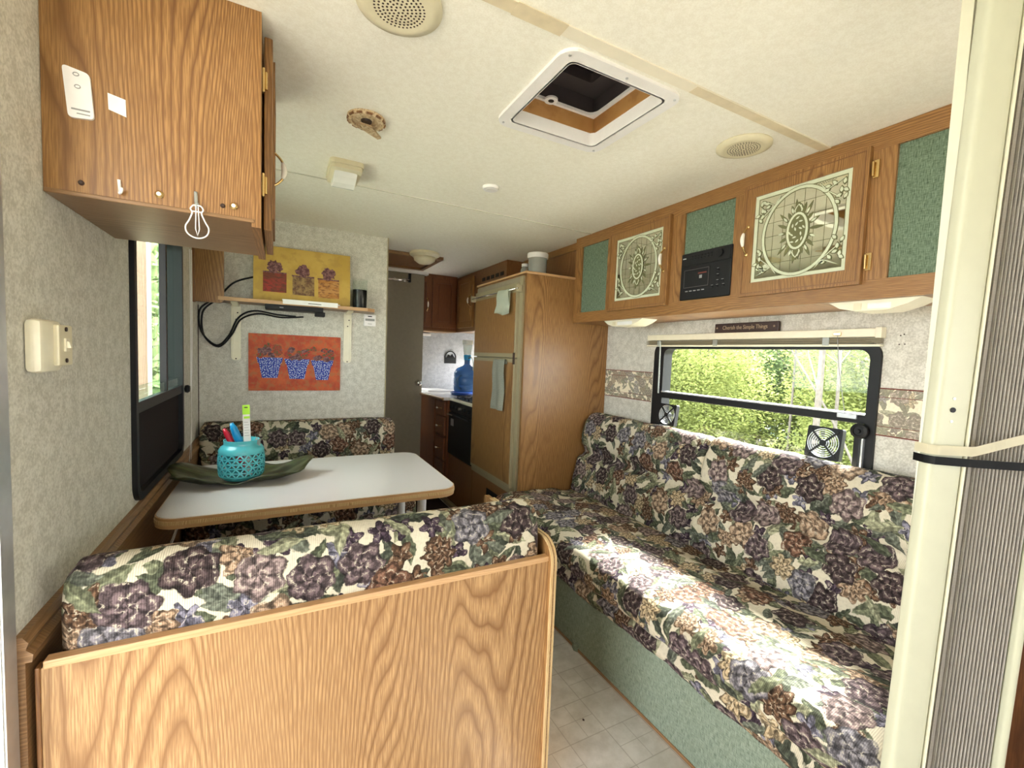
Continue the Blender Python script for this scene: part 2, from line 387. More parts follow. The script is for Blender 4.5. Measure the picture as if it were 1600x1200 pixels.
WM = {}
def finish(bm, name, mat, parent=None, smooth=False, uvoff=True, keepuv=False, weld=True):
    me = D.meshes.new(name)
    bmesh.ops.recalc_face_normals(bm, faces=bm.faces)
    uvl = bm.loops.layers.uv.verify() if not keepuv else bm.loops.layers.uv.active
    if not keepuv:
        ou, ov = (rnd.random()*7, rnd.random()*7) if uvoff else (0, 0)
        for f in bm.faces:
            n = f.normal; a = max(range(3), key=lambda i: abs(n[i]))
            for l in f.loops:
                c = l.vert.co
                l[uvl].uv = ((c.y+ou, c.z+ov), (c.x+ou, c.z+ov), (c.x+ou, c.y+ov))[a]
    bm.to_mesh(me); bm.free()
    if smooth:
        me.polygons.foreach_set('use_smooth', [True]*len(me.polygons))
        if smooth != 'all':
            try: me.set_sharp_from_angle(angle=math.radians(40))
            except Exception: pass
    me.materials.append(mat if not isinstance(mat, str) else M[mat])
    o = D.objects.new(name, me); COL.objects.link(o)
    if parent is not None:
        o.parent = parent
        o.matrix_parent_inverse = WM.get(parent.name, Matrix()).inverted()
    return o
def thing(name, label, cat, loc=(0, 0, 0), group=None):
    o = D.objects.new(name, None); COL.objects.link(o); o.location = loc; o.empty_display_size = .05
    o['label'] = label; o['category'] = cat
    if group: o['group'] = group
    WM[o.name] = Matrix.Translation(loc); return o
def tag(o, label, cat, group=None):
    o['label'] = label; o['category'] = cat
    if group: o['group'] = group
    return o
def struct(name, bm, mat, parent=None, **k):
    o = finish(bm, name, mat, parent, **k)
    if parent is None: o['kind'] = 'structure'
    return o
def copy_tree(o, parent=None):
    c = o.copy(); COL.objects.link(c)
    if parent is not None: c.parent = parent
    for ch in [q for q in o.children]: copy_tree(ch, c)
    return c
def text(s, size, mat, parent, loc, rot, name='lettering', ext=.0006, align='CENTER', sx=1.0):
    cu = D.curves.new('lettering', 'FONT'); cu.body = s; cu.size = size; cu.extrude = ext; cu.align_x = align; cu.align_y = 'CENTER'; cu.resolution_u = 3
    t = D.objects.new('tmp', cu); COL.objects.link(t)
    dg = bpy.context.evaluated_depsgraph_get(); me = D.meshes.new_from_object(t.evaluated_get(dg))
    D.objects.remove(t)
    me.transform(Matrix.Translation(loc) @ rot.to_4x4() @ Matrix.Diagonal((sx, 1, 1, 1)))
    me.materials.clear(); me.materials.append(M[mat]); me.name = name
    o = D.objects.new(name, me); COL.objects.link(o)
    o.parent = parent; o.matrix_parent_inverse = WM.get(parent.name, Matrix()).inverted() if parent else Matrix()
    return o
# rotation taking text plane so it reads from -X side (on a wall at +X) / from -Y side
ROT_X = Matrix(((0, 0, -1), (-1, 0, 0), (0, 1, 0)))   # text x -> -Y, text y -> Z, normal -> -X
ROT_Y = Matrix(((1, 0, 0), (0, 0, -1), (0, 1, 0)))    # text x -> X, y -> Z, normal -> -Y

def padded(prof, ax, t0, t1, nt=60, endr=.035, wr=.004, seed=0, grooves=(), uoff=0.0):
    """A stuffed cushion: closed 2D profile swept along ax ('y': profile (x,z); 'x': profile (y,z)), rounded ends, soft wrinkles."""
    # resample profile smoothly
    P = [Vector((p[0], p[1])) for p in prof]; n = len(P); pts = []
    for i in range(n):
        p0, p1, p2, p3 = P[i-1], P[i], P[(i+1) % n], P[(i+2) % n]
        k = max(2, int((p2-p1).length/.018))
        for j in range(k):
            t = j/k
            cr = .5*((2*p1)+(p2-p0)*t+(2*p0-5*p1+4*p2-p3)*t*t+(3*p1-p0-3*p2+p3)*t**3)
            pts.append(cr*.6 + (p1.lerp(p2, t))*.4)
    m = len(pts); cen = sum(pts, Vector((0, 0)))/m
    arc = [0]
    for i in range(m): arc.append(arc[-1]+(pts[(i+1) % m]-pts[i]).length)
    from mathutils import noise as mn
    bm = bmesh.new(); uvl = bm.loops.layers.uv.verify(); rows = []; ts = []
    for i in range(nt+1):
        t = t0+(t1-t0)*i/nt
        e = min(t-t0, t1-t); sc = 1.0
        ins = 0.0
        if e < endr: ins = endr - math.sqrt(max(0, endr**2-(endr-e)**2))
        ts.append(t); row = []
        for j, p in enumerate(pts):
            d = p-cen; nrm = d.normalized()
            tan = (pts[(j+1) % m]-pts[j-1]).normalized(); nn = Vector((tan.y, -tan.x))
            if nn.dot(d) < 0: nn = -nn
            q = p - nn*min(ins, .9*d.length)
            wv = mn.noise(Vector((t*6, p[0]*9, p[1]*9+seed)))*wr + mn.noise(Vector((t*22, p[0]*14, p[1]*14+seed)))*wr*.35
            q = q + nn*wv
            for (gx, gz, gr, gd) in grooves:
                dd = (Vector((gx, gz))-p).length
                if dd < gr: q = q - nn*gd*(1-dd/gr)**1.5
            row.append(bm.verts.new((q.x, t, q.y) if ax == 'y' else (t, q.x, q.y)))
        rows.append(row)
    for i in range(nt):
        for j in range(m):
            k = (j+1) % m
            f = bm.faces.new((rows[i][j], rows[i][k], rows[i+1][k], rows[i+1][j]))
            uvs = ((ts[i], arc[j]), (ts[i], arc[j+1]), (ts[i+1], arc[j+1]), (ts[i+1], arc[j]))
            for l, uvv in zip(f.loops, uvs): l[uvl].uv = (uvv[0]+uoff, uvv[1]+uoff*.7)
    for row in (rows[0], rows[-1]):
        f = bm.faces.new(row)
        for l in f.loops: c = l.vert.co; l[uvl].uv = ((c.x if ax == 'y' else c.y)+uoff, c.z)
    return bm
XR, YP, ZC, XF, YF = 2.378, 3.085, 2.068, 2.082, 2.37
# ------------------------------------------------------------------ setting
struct('floor', bx(0, XR, -2.05, 4.5, -.06, 0), 'vinyl', uvoff=False)
bm = B(); HX0, HX1, HY0, HY1 = 1.062, 1.390, .978, 1.313      # roof vent hole
for a in ((-.05, XR+.05, -2.1, HY0), (-.05, XR+.05, HY1, 4.55), (-.05, HX0, HY0, HY1), (HX1, XR+.05, HY0, HY1)): box(bm, *a, ZC, ZC+.12)
ceil = struct('ceiling', bm, 'ceiling')
def wall_hole(bm, ax, p0, p1, a0, a1, z0, z1, holes):
    """wall slab between p0 and p1 on axis ax ('x' or 'y'), spanning a0..a1, z0..z1 with rectangular holes"""
    cuts = sorted({a0, a1} | {h[0] for h in holes} | {h[1] for h in holes})
    for c0, c1 in zip(cuts, cuts[1:]):
        zs = [(z0, z1)]
        for h in holes:
            if h[0] <= c0 and c1 <= h[1]: zs = [(s, e) for (s, e) in ((z0, h[2]), (h[3], z1)) if e-s > 1e-4]
        for s, e in zs:
            if ax == 'x': box(bm, p0, p1, c0, c1, s, e)
            else: box(bm, c0, c1, p0, p1, s, e)
    return bm
wl = struct('wall_left', wall_hole(B(), 'x', -.05, 0, -2.05, 4.5, 0, ZC, [(.22, 1.02, 0, 1.95), (1.80, 2.54, .81, 1.76)]), 'wall')
wr = struct('wall_right', wall_hole(B(), 'x', XR, XR+.05, -2.05, 4.5, 0, ZC, [(.835, 1.86, .84, 1.40), (-1.7, -1.0, .95, 1.4), (3.85, 4.4, 1.05, 1.38)]), 'wall')  # bedroom and kitchen openings are added out of view to let in daylight
struct('wall_front', wall_hole(B(), 'y', -2.1, -2.05, -.05, XR+.05, 0, ZC, [(.6, 1.8, 1.0, 1.55)]), 'wall')  # unseen front window opening, added to brighten the interior
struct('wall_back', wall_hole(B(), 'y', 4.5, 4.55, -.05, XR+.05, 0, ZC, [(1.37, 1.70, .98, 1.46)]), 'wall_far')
wp = struct('wall_partition', bx(0, 1.053, YP, YP+.03, 0, ZC), 'wall')
finish(bx(1.053, 1.060, YP-.004, YP+.032, 0, ZC), 'edge_trim', 'beige_trim', wp)
finish(bx(.0, .004, YP-.003, YP, .78, 1.53), 'corner_gap', 'dark_brown', wp)
struct('wall_bathroom', bx(1.02, 1.05, YP+.03, 4.5, 0, ZC), 'wall')
# wainscot on the left wall
bb = struct('baseboard_left', bx(0.0, .012, 1.065, YP, 0, .735), 'brown_u')
bm = B(); prism(bm, [(0, .728), (.022, .728), (.024, .742), (.014, .752), (.018, .764), (.010, .776), (0, .778)], 'y', 1.062, YP)
struct('trim_1', bm, 'brown_u')
# entry door jamb
bm = B(); box(bm, -.05, .003, 1.022, 1.062, 0, ZC); struct('trim_2', bm, 'alu')
# ceiling seams
def seam(n, y, wd, m, mat2=None):
    o = struct('trim_%d' % n, bx(0.0, XR, y-wd/2, y+wd/2, ZC-.0035, ZC+.001), m); return o
s1 = seam(3, .906, .034, 'seam_tape')
finish(bx(.86, .99, .886, .926, ZC-.005, ZC-.0036), 'yellowed_tape', 'tape', s1); finish(bx(.5, .86, .889, .923, ZC-.0045, ZC-.0036), 'yellowed_tape', 'tape', s1)
finish(bx(1.42, 2.08, .891, .921, ZC-.0045, ZC-.0036), 'yellowed_tape', 'tape', s1)
seam(4, 2.205, .007, 'seam')
# dark bedroom wainscot at far right, beyond the folding door
struct('baseboard_right', bx(XR-.014, XR, -2.0, .44, 0, .70), 'red_oak')
finish(bx(XR-.02, XR, -2.0, .44, .70, .725), 'cap', 'brown_u', D.objects['baseboard_right'])
# wallpaper border on the right wall
def border(y0, y1):
    o = finish(bx(XR-.002, XR+.001, y0, y1, 1.070, 1.245), 'wallpaper_border', 'border', wr)
    for z in (1.071, 1.244, 1.104, 1.212):
        w_ = .0022 if z in (1.071, 1.244) else .001
        finish(bx(XR-.0032, XR-.0015, y0, y1, z-w_, z+w_), 'border_line', 'maroon', o)
    return o
border(1.935, YF); bd = border(.640, .808)
finish(bx(XR-.004, XR-.001, .636, .642, 1.10, 1.25), 'border_line', 'maroon', bd)
finish(flat(B(), [(XR-.004, .642, 1.25), (XR-.004, .668, 1.238), (XR-.004, .655, 1.222), (XR-.004, .642, 1.215)]), 'torn_corner', 'maroon', bd)

for y, z in ((.752, 1.441), (.762, 1.437), (.748, 1.406), (.764, 1.405)):
    finish(lathe(B(), [(.0025, 0), (.0025, -.0006), (.001, -.0006)], (XR, y, z), 'x', 8), 'screw_hole', 'dark_brown', wr)
# ------------------------------------------------------------------ right window
def win_frame(name, ax, f0, f1, a0, a1, z0, z1, wd, r, mat='black', wd2=None, wd3=None):
    bm = B(); ring(bm, rrect(a0, a1, z0, z1, r), rrect(a0+wd, a1-(wd2 or wd), z0+wd, z1-(wd3 or wd), max(.01, r-wd*.6)), ax, f0, f1)
    return struct(name, bm, mat, smooth=True)
w1 = win_frame('window_1', 'x', XR-.014, XR+.052, .808, 1.918, .80, 1.42, .034, .06, wd2=.073)
bm = B(); box(bm, XR-.012, XR+.012, .835, 1.875, 1.104, 1.136, bev=.004); finish(bm, 'rail', 'black', w1)
finish(bx(XR-.016, XR+.02, .842, 1.85, 1.136, 1.143, bev=.002), 'lit_rail_ledge', 'alu', w1)  # bright metal strip stands in for the lit top of the rail
finish(bx(XR+.024, XR+.028, .838, 1.85, 1.12, 1.39), 'pane', 'glass', w1)
finish(bx(XR+.034, XR+.038, .838, 1.85, .83, 1.12), 'pane', 'glass', w1)
finish(bx(XR-.020, XR-.010, .868, .935, 1.120, 1.137, bev=.002), 'latch', 'alu', w1)
bm = B(); lathe(bm, [(.006, 0), (.026, -.004), (.030, -.014), (.028, -.020), (.018, -.024), (.017, -.018), (.008, -.018), (.006, -.026), (.001, -.026)], (XR-.014, .850, 1.078), 'x', 24)
finish(bm, 'crank_knob', 'black', w1, smooth=True)
finish(bx(XR-.030, XR-.014, .846, .866, .86, 1.06, bev=.003), 'crank_arm', 'black', w1)
finish(bx(XR-.030, XR-.016, .834, .840, .86, 1.05), 'crank_arm', 'alu', w1)

# blind above it
t = thing('window_blind', 'cream raised mini blind with stacked slats across the top of the right window', 'blind', (XR-.03, 1.388, 1.40))
finish(bx(XR-.034, XR-.004, .812, 1.962, 1.432, 1.464, bev=.003), 'headrail', 'ivory', t)
finish(bx(XR-.038, XR-.002, .804, .824, 1.428, 1.468, bev=.002), 'end_bracket', 'ivory', t)
for i in range(6): finish(bx(XR-.030, XR-.006, .808, 1.968, 1.409+.0036*i, 1.4107+.0036*i), 'slat', 'beige_trim', t)
finish(bx(XR-.031, XR-.005, .808, 1.968, 1.397, 1.406, bev=.002), 'bottom_rail', 'ivory', t)
for y in (1.87, 1.50, .99):
    finish(bx(XR-.034, XR-.030, y-.012, y+.012, 1.399, 1.432), 'slat_clip', 'clear', t)
finish(bx(XR-.040, XR-.033, .935, .963, 1.438, 1.452, bev=.002), 'cord_lock', 'brass', t)
finish(tube(B(), [(XR-.036, .948, 1.44), (XR-.036, .935, 1.32), (XR-.036, .90, 1.14)], .0012, 6), 'cord', 'ltext', t)
finish(tube(B(), [(XR-.040, 1.852, 1.43), (XR-.036, 1.850, 1.13)], .0045, 8), 'tilt_wand', 'clear', t)
# sign on the headrail
t = thing('wooden_sign', 'small dark wooden sign with gold lettering standing on the blind over the right window', 'sign', (XR-.02, 1.35, 1.464))
finish(bx(XR-.026, XR-.010, 1.189, 1.512, 1.464, 1.510, bev=.004), 'board', 'sign', t)
text('Cherish the Simple Things', .027, 'sign_t', t, (XR-.0268, 1.352, 1.488), ROT_X, sx=.80)
for y in (1.497, 1.208):
    st = [(y+.006*(1 if k % 2 == 0 else .4)*math.sin(k*PI/5), 1.488+.006*(1 if k % 2 == 0 else .4)*math.cos(k*PI/5)) for k in range(10)]
    finish(prism(B(), st, 'x', XR-.0275, XR-.0255), 'star', 'sign_t', t)
# little fans on the sill
def fan(cy, cz, s, label, rot):
    t = thing('window_fan', label, 'fan', (XR-.02, cy, cz-s), 'window fans behind the sofa')
    cx = XR-.035
    bm = B(); ring(bm, rrect(cy-s, cy+s, cz-s, cz+s, .008), [(cy+(s-.007)*math.cos(a), cz+(s-.007)*math.sin(a)) for a in [math.radians(45+360*(i-3)/28) for i in range(28)]], 'x', cx-.012, cx+.012)
    finish(bm, 'housing', 'black', t)
    for k, rr in enumerate([.22, .36, .50, .63, .76, .89]):
        n = 28; pts = [(cx-.014, cy+s*rr*math.cos(2*PI*i/n), cz+s*rr*math.sin(2*PI*i/n)) for i in range(n+1)]
        finish(tube(B(), pts, .0011, 5, cap=False), 'guard_ring', 'alu', t)
    bm = B()
    for a in (45, 135):
        c, s_ = math.cos(math.radians(a)), math.sin(math.radians(a)); L = s*1.12; wv = .0035
        prism(bm, [(cy+c*L-s_*wv, cz+s_*L+c*wv), (cy-c*L-s_*wv, cz-s_*L+c*wv), (cy-c*L+s_*wv, cz-s_*L-c*wv), (cy+c*L+s_*wv, cz+s_*L-c*wv)], 'x', cx-.017, cx-.012)
    finish(bm, 'spider', 'black', t)
    finish(lathe(B(), [(.012, -.018), (.014, -.012), (.014, .01), (.001, .01)], (cx, cy, cz), 'x', 16), 'hub', 'black', t, smooth=True)
    for k in range(7):
        a = 2*PI*k/7; bm = B(); vs = []
        for (rr, da, dx) in ((.016, 0, .006), (s*.86, .15, .006), (s*.86, .62, -.004), (.016, .7, -.004)):
            vs.append(bm.verts.new((cx+dx, cy+rr*math.cos(a+da), cz+rr*math.sin(a+da))))
        bm.faces.new(vs); finish(bm, 'blade', 'glass_s', t)
    t.rotation_euler = rot
    return t
fan(.966, 1.008, .064, 'black square fan with round wire guard at the window, beside the crank', (0, math.radians(8), 0))
fan(1.775, 1.012, .060, 'black square fan at the end of the window nearest the refrigerator', (0, math.radians(8), 0))

# ------------------------------------------------------------------ left window
w2 = win_frame('window_2', 'x', -.052, .014, 1.775, 2.565, .787, 1.785, .026, .06)
finish(bx(-.012, .010, 1.80, 2.54, 1.075, 1.112, bev=.003), 'rail', 'black', w2)
finish(bx(-.040, .004, 1.80, 2.54, 1.112, 1.150, bev=.002), 'sill_rail', 'glass_g', w2)
finish(bx(-.014, .008, 2.235, 2.262, 1.112, 1.76), 'mullion', 'black', w2)
finish(bx(-.030, -.026, 1.80, 2.245, 1.15, 1.76), 'pane', 'glass', w2)
finish(bx(-.022, -.018, 2.255, 2.54, 1.15, 1.76), 'pane', 'glass_g', w2)
finish(bx(-.010, -.004, 1.80, 2.54, .81, 1.08), 'insect_screen', 'screen', w2)
bm = B(); lathe(bm, [(.004, 0), (.018, .004), (.020, .014), (.014, .022), (.001, .024)], (0.0, 2.665, 1.085), 'x', 18)
t = tag(finish(bm, 'cord_cleat', 'black', None, smooth=True), 'small black round cleat on the left wall holding the white blind cords', 'cleat')
t = thing('blind_cord', 'pair of thin white blind cords hanging down beside the left window', 'cord', (.02, 2.7, 1.08))
for pts in ([(.02, 2.70, 1.77), (.024, 2.685, 1.40), (.026, 2.665, 1.10)], [(.024, 2.72, 1.77), (.026, 2.71, 1.35), (.026, 2.68, 1.07)]):
    finish(tube(B(), smooth_path(pts), .0022, 6), 'cord', 'white', t, smooth=True)
for y in (2.55, 2.60): finish(tube(B(), smooth_path([(.028, 2.67, 1.08), (.032, 2.64, .92), (.035, y, .745)]), .001, 5), 'cord', 'paper', t)

# ------------------------------------------------------------------ light switch
t = thing('light_switch', 'cream light switch box on the left wall by the entry', 'switch', (0, 1.17, 1.24))
finish(bx(0, .026, 1.120, 1.212, 1.243, 1.343, bev=.010), 'housing', 'ivory', t, smooth=True)
finish(bx(.020, .034, 1.168, 1.232, 1.255, 1.335, bev=.003), 'plate', 'cream', t)
finish(bx(.034, .037, 1.190, 1.208, 1.283, 1.309), 'rocker_seat', 'ivory', t)
finish(prism(B(), [(.036, 1.290), (.043, 1.290), (.040, 1.302), (.036, 1.304)], 'y', 1.195, 1.204), 'toggle', 'ivory', t)
for z in (1.265, 1.327): finish(lathe(B(), [(.0045, 0), (.0045, .002), (.001, .0022)], (.034, 1.199, z), 'x', 10), 'screw', 'dark_brown', t)

# ------------------------------------------------------------------ upper left cabinet
t = thing('wall_cabinet', 'oak wall cabinet at upper left with a door hinged in brass', 'cabinet', (0, 1.42, 1.6))
finish(bx(0.001, .352, 1.217, 1.63, 1.602, ZC), 'body', 'oak_cathedral', t)
finish(bx(0.001, .358, 1.214, 1.64, 1.594, 1.603, bev=.002), 'bottom_panel', 'brown_u', t)
finish(bx(.352, .371, 1.217, 1.645, 1.585, ZC), 'face_frame', 'oak_frame', t)
bm = B(); box(bm, .375, .393, 1.275, 1.605, 1.595, 2.052, bev=.003); dr = finish(bm, 'door', 'oak_frame', t)
finish(ring(B(), rrect(1.31, 1.57, 1.63, 2.02, .004, 1), rrect(1.33, 1.55, 1.65, 2.0, .004, 1), 'x', .392, .398), 'door_molding', 'oak_frame', dr)
def bow_handle(p, axis, out, L, parent, wid=1):
    """white-centred brass bow pull; p = middle point on the door face"""
    p = Vector(p); a = Vector(axis); o = Vector(out)
    h = finish(tube(B(), smooth_path([p-a*L, p-a*L*.86+o*.010, p-a*L*.5+o*.024, p+o*.028, p+a*L*.5+o*.024, p+a*L*.86+o*.010, p+a*L], 4), .0036, 8), 'handle', 'brass', parent, smooth='all')
    pts = smooth_path([p-a*L*.5+o*.024, p+o*.029, p+a*L*.5+o*.024], 4)
    n = len(pts); rr = [.0038+.0045*math.sin(PI*i/(n-1)) for i in range(n)]
    finish(tube(B(), pts, rr, 10), 'porcelain_grip', 'porcelain', h, smooth='all') if wid else None
    for s in (-1, 1):
        q = p+a*L*s*1.05
        bm = B(); bmesh.ops.create_uvsphere(bm, u_segments=10, v_segments=6, radius=.0075, matrix=Matrix.Translation(q) @ Matrix.Diagonal([1 if abs(o[i]) < .5 else .35 for i in range(3)] + [1]) )
        finish(bm, 'mount', 'brass', h, smooth='all')
    return h
bow_handle((.393, 1.55, 1.84), (0, 0, 1), (1, 0, 0), .048, dr)
for z in (1.945, 1.70):
    finish(bx(.3715, .377, 1.262, 1.273, z-.028, z+.028, bev=.001), 'hinge', 'brass', dr)
    finish(tube(B(), [(.379, 1.268, z-.02), (.379, 1.268, z+.02)], .004, 8), 'hinge', 'brass', dr)
cabL = t
# things on its near side
fy = 1.217
t = thing('sensor_card', 'white rounded plastic card stuck on the upper left cabinet side', 'card', (.056, fy, 1.744))
c4 = [(.033, 1.842), (.074, 1.834), (.080, 1.748), (.041, 1.744)]
def roundpoly(P, r, n=4):
    out = []
    for i in range(len(P)):
        a, b, c = Vector(P[i-1]), Vector(P[i]), Vector(P[(i+1) % len(P)]); d1 = (a-b).normalized(); d2 = (c-b).normalized()
        p, q = b+d1*r, b+d2*r
        for k in range(n+1): s = k/n; out.append(tuple(p*(1-s)**2 + b*2*s*(1-s) + q*s*s))
    return out
finish(prism(B(), roundpoly(c4, .008), 'y', fy-.006, fy), 'card', 'white', t)
for (x, z) in ((.054, 1.828), (.056, 1.805)):
    finish(ring(B(), [(x+.005*math.cos(a), z+.004*math.sin(a)) for a in [i*PI/8 for i in range(16)]], [(x+.0035*math.cos(a), z+.0025*math.sin(a)) for a in [i*PI/8 for i in range(16)]], 'y', fy-.0068, fy-.0058), 'printed_mark', 'ltext', t)
finish(bx(.046, .074, fy-.0066, fy-.0058, 1.760, 1.763), 'printed_mark', 'ltext', t)
finish(bx(.054, .074, fy-.0066, fy-.0058, 1.753, 1.755), 'printed_mark', 'ltext', t)
tag(finish(prism(B(), [(.100, 1.809), (.128, 1.803), (.129, 1.769), (.101, 1.777)], 'y', fy-.0015, fy), 'paper_tape', 'paper'), 'white piece of tape next to the card on the oak cabinet side', 'tape')
for i, (x, lab) in enumerate(((.057, 'dark empty peg hole nearest the wall in the oak cabinet side'), (.296, 'dark peg hole between two buttons near the cabinet corner'))):
    tag(finish(lathe(B(), [(.005, 0), (.005, -.002), (.003, -.004), (.001, -.004)], (x, fy, 1.622), 'y', 12), 'screw_cap', 'dark_brown'), lab, 'screw cap', 'caps along the cabinet bottom')
for x, z, lab in ((.182, 1.624, 'brass and white button peg under the middle of the oak cabinet side'), (.317, 1.625, 'brass and white button peg nearest the cabinet hinges')):
    t = thing('button_peg', lab, 'peg', (x, fy, z), 'button pegs on the oak cabinet')
    finish(lathe(B(), [(.007, 0), (.008, -.003), (.005, -.006), (.001, -.006)], (x, fy, z), 'y', 14), 'rim', 'brass', t, smooth=True)
    finish(lathe(B(), [(.0045, -.005), (.004, -.008), (.001, -.009)], (x, fy, z), 'y', 12), 'cap', 'white', t, smooth=True)
tag(finish(tube(B(), smooth_path([(.116, fy-.003, 1.640), (.117, fy-.003, 1.622), (.118, fy-.008, 1.612), (.122, fy-.012, 1.617), (.122, fy-.012, 1.622)]), .003, 8), 'utility_hook', 'white', None, smooth='all'), 'small white adhesive hook on the oak cabinet side', 'hook')
tag(finish(tube(B(), smooth_path([(.246, fy-.004, 1.642), (.247, fy-.004, 1.618), (.248, fy-.010, 1.608), (.250, fy-.014, 1.616)]), .0035, 8), 'utility_hook', 'clear', None, smooth='all'), 'clear adhesive hook holding a wire bulb ornament', 'hook')
t = thing('wire_ornament', 'white wire ornament shaped like a light bulb, hanging from the oak cabinet', 'ornament', (.25, fy-.012, 1.545))
yo = fy-.014
out = [(.243, 1.610), (.238, 1.602), (.241, 1.594), (.236, 1.578), (.229, 1.563), (.232, 1.549), (.244, 1.541), (.257, 1.541), (.268, 1.549), (.271, 1.563), (.264, 1.578), (.258, 1.594), (.261, 1.602), (.256, 1.610), (.243, 1.610)]
finish(tube(B(), smooth_path([(x, yo, z) for x, z in out], 4), .0015, 6), 'outline', 'white', t)
finish(tube(B(), [(.240, yo, 1.597), (.259, yo, 1.597)], .0013, 6), 'base_wire', 'white', t)
finish(tube(B(), [(.248, yo, 1.608), (.247, yo, 1.560), (.251, yo, 1.545), (.254, yo, 1.560), (.252, yo, 1.608)], .0011, 6), 'filament', 'white', t)

# ------------------------------------------------------------------ end panel + shelf on the partition
def P2(x0, x1, z0, z1, r): return [(x0, z1), (x0, z0), (x1-r, z0)] + [(x1-r+r*math.sin(a), z0+r-r*math.cos(a)) for a in [k*PI/12 for k in range(1, 6)]] + [(x1, z0+r), (x1, z1)]
t = thing('end_panel', 'light oak panel with rounded corner fixed beside the left window', 'panel', (.07, 2.9, 1.54))
finish(prism(B(), P2(.003, .142, 1.536, 1.86, .022), 'y', 2.90, 2.925), 'board', 'oak', t)
finish(bx(.0, .012, 2.894, 2.93, 1.532, 1.86), 'edge_strip', 'brown', t)
t = thing('bracket_shelf', 'oak shelf board on two white brackets on the partition wall', 'shelf', (.55, 2.99, 1.55))
bm = B(); prism(bm, [(.115, 2.90), (.90, 2.90), (.945, 2.93), (.965, 3.02), (.965, YP), (.115, YP)], 'z', 1.553, 1.572); finish(bm, 'board', 'oak_u', t)
finish(prism(B(), [(.115, 2.897), (.902, 2.897), (.948, 2.928), (.945, 2.932), (.90, 2.901), (.115, 2.901)], 'z', 1.5525, 1.5725), 'front_edge', 'edge_band', t)
for x in (.186, .806):
    b = finish(ring(B(), rrect(x-.024, x+.024, 1.222, 1.552, .018), rrect(x-.014, x+.014, 1.236, 1.54, .012), 'y', YP-.012, YP), 'bracket', 'ivory', t, smooth=True)
    finish(bx(x-.016, x+.016, YP-.006, YP-.001, 1.226, 1.548), 'bracket_web', 'ivory', b)
    finish(prism(B(), [(2.93, 1.552), (YP, 1.552), (YP, 1.535), (YP-.03, 1.540), (2.95, 1.545)], 'x', x-.016, x+.016), 'bracket_arm', 'ivory', b)
    for z in (1.50, 1.46, 1.23): finish(lathe(B(), [(.004, 0), (.004, -.003), (.001, -.004)], (x+(.008 if z == 1.5 else 0), YP-.012, z), 'y', 8), 'screw', 'dark_brown', b)
# yellow canvas leaning on the shelf
def pot(bm_fn, x0, x1, z0, z1, y, mat, t, taper=.0, name='painted_pot'):
    finish(prism(B(), [(x0+taper, z0), (x1-taper, z0), (x1, z1), (x0, z1)], 'y', y-.0012, y), name, mat, t)
def blob(cx, cz, rx, rz, y, mat, t, n=30, seed=0, name='painted_blooms'):
    r = random.Random(seed); pts = []
    for i in range(n):
        a = 2*PI*i/n; k = r.uniform(.72, 1.08); pts.append((cx+rx*k*math.cos(a), cz+rz*k*math.sin(a)))
    finish(prism(B(), pts, 'y', y-.0024, y-.001), name, mat, t)
t = thing('canvas_print', 'yellow canvas print of three rusty flower pots leaning on the wall shelf', 'picture', (.54, 2.98, 1.572))
cy = 2.985
finish(bx(.276, .808, cy, cy+.020, 1.572, 1.905), 'canvas', 'ocher', t)
pot(0, .325, .448, 1.632, 1.752, cy, 'pot_red', t); pot(0, .480, .600, 1.626, 1.742, cy, 'pot_brown', t); pot(0, .622, .742, 1.622, 1.736, cy, 'pot_orange', t)
for i, (x, z) in enumerate(((.386, 1.783), (.538, 1.775), (.680, 1.772))):
    finish(bx(x-.062, x+.062, cy-.0018, cy, z-.038, z-.030), 'pot_rim', 'bloom_dark', t)
    blob(x, z, .044, .040, cy, 'bloom_dark', t, seed=i+3)
t.rotation_euler = (math.radians(-7), 0, 0)
# orange print
t = thing('canvas_print', 'orange print of three blue dotted flower pots hung below the shelf', 'picture', (.506, YP, 1.04))
finish(bx(.249, .764, YP-.012, YP, 1.040, 1.385), 'canvas', 'orange', t)
cy = YP-.012
for i, (xa, xb) in enumerate(((.290, .433), (.440, .583), (.590, .722))):
    zt = 1.243-.005*i
    finish(prism(B(), [(xa+.030, zt-.125), (xb-.030, zt-.125), (xb-.012, zt-.03), (xa+.012, zt-.03)], 'y', cy-.0014, cy), 'painted_pot', 'polka', t)
    finish(prism(B(), [(xa+.008, zt-.034), (xb-.008, zt-.034), (xb, zt), (xa, zt)], 'y', cy-.0026, cy), 'pot_rim', 'polka', t)
    finish(bx(xa+.014, xb-.014, cy-.0030, cy, zt-.037, zt-.033), 'rim_shadow_line', 'bloom_red', t) if False else None
    r = random.Random(i+20)
    for k in range(14): blob((xa+xb)/2+r.uniform(-.055, .055), zt+.004+r.uniform(0, .066), .022, .018, cy-.0003*k, 'bloom_red' if k % 2 else 'bloom_dark', t, n=18, seed=i*19+k, name='painted_blooms')
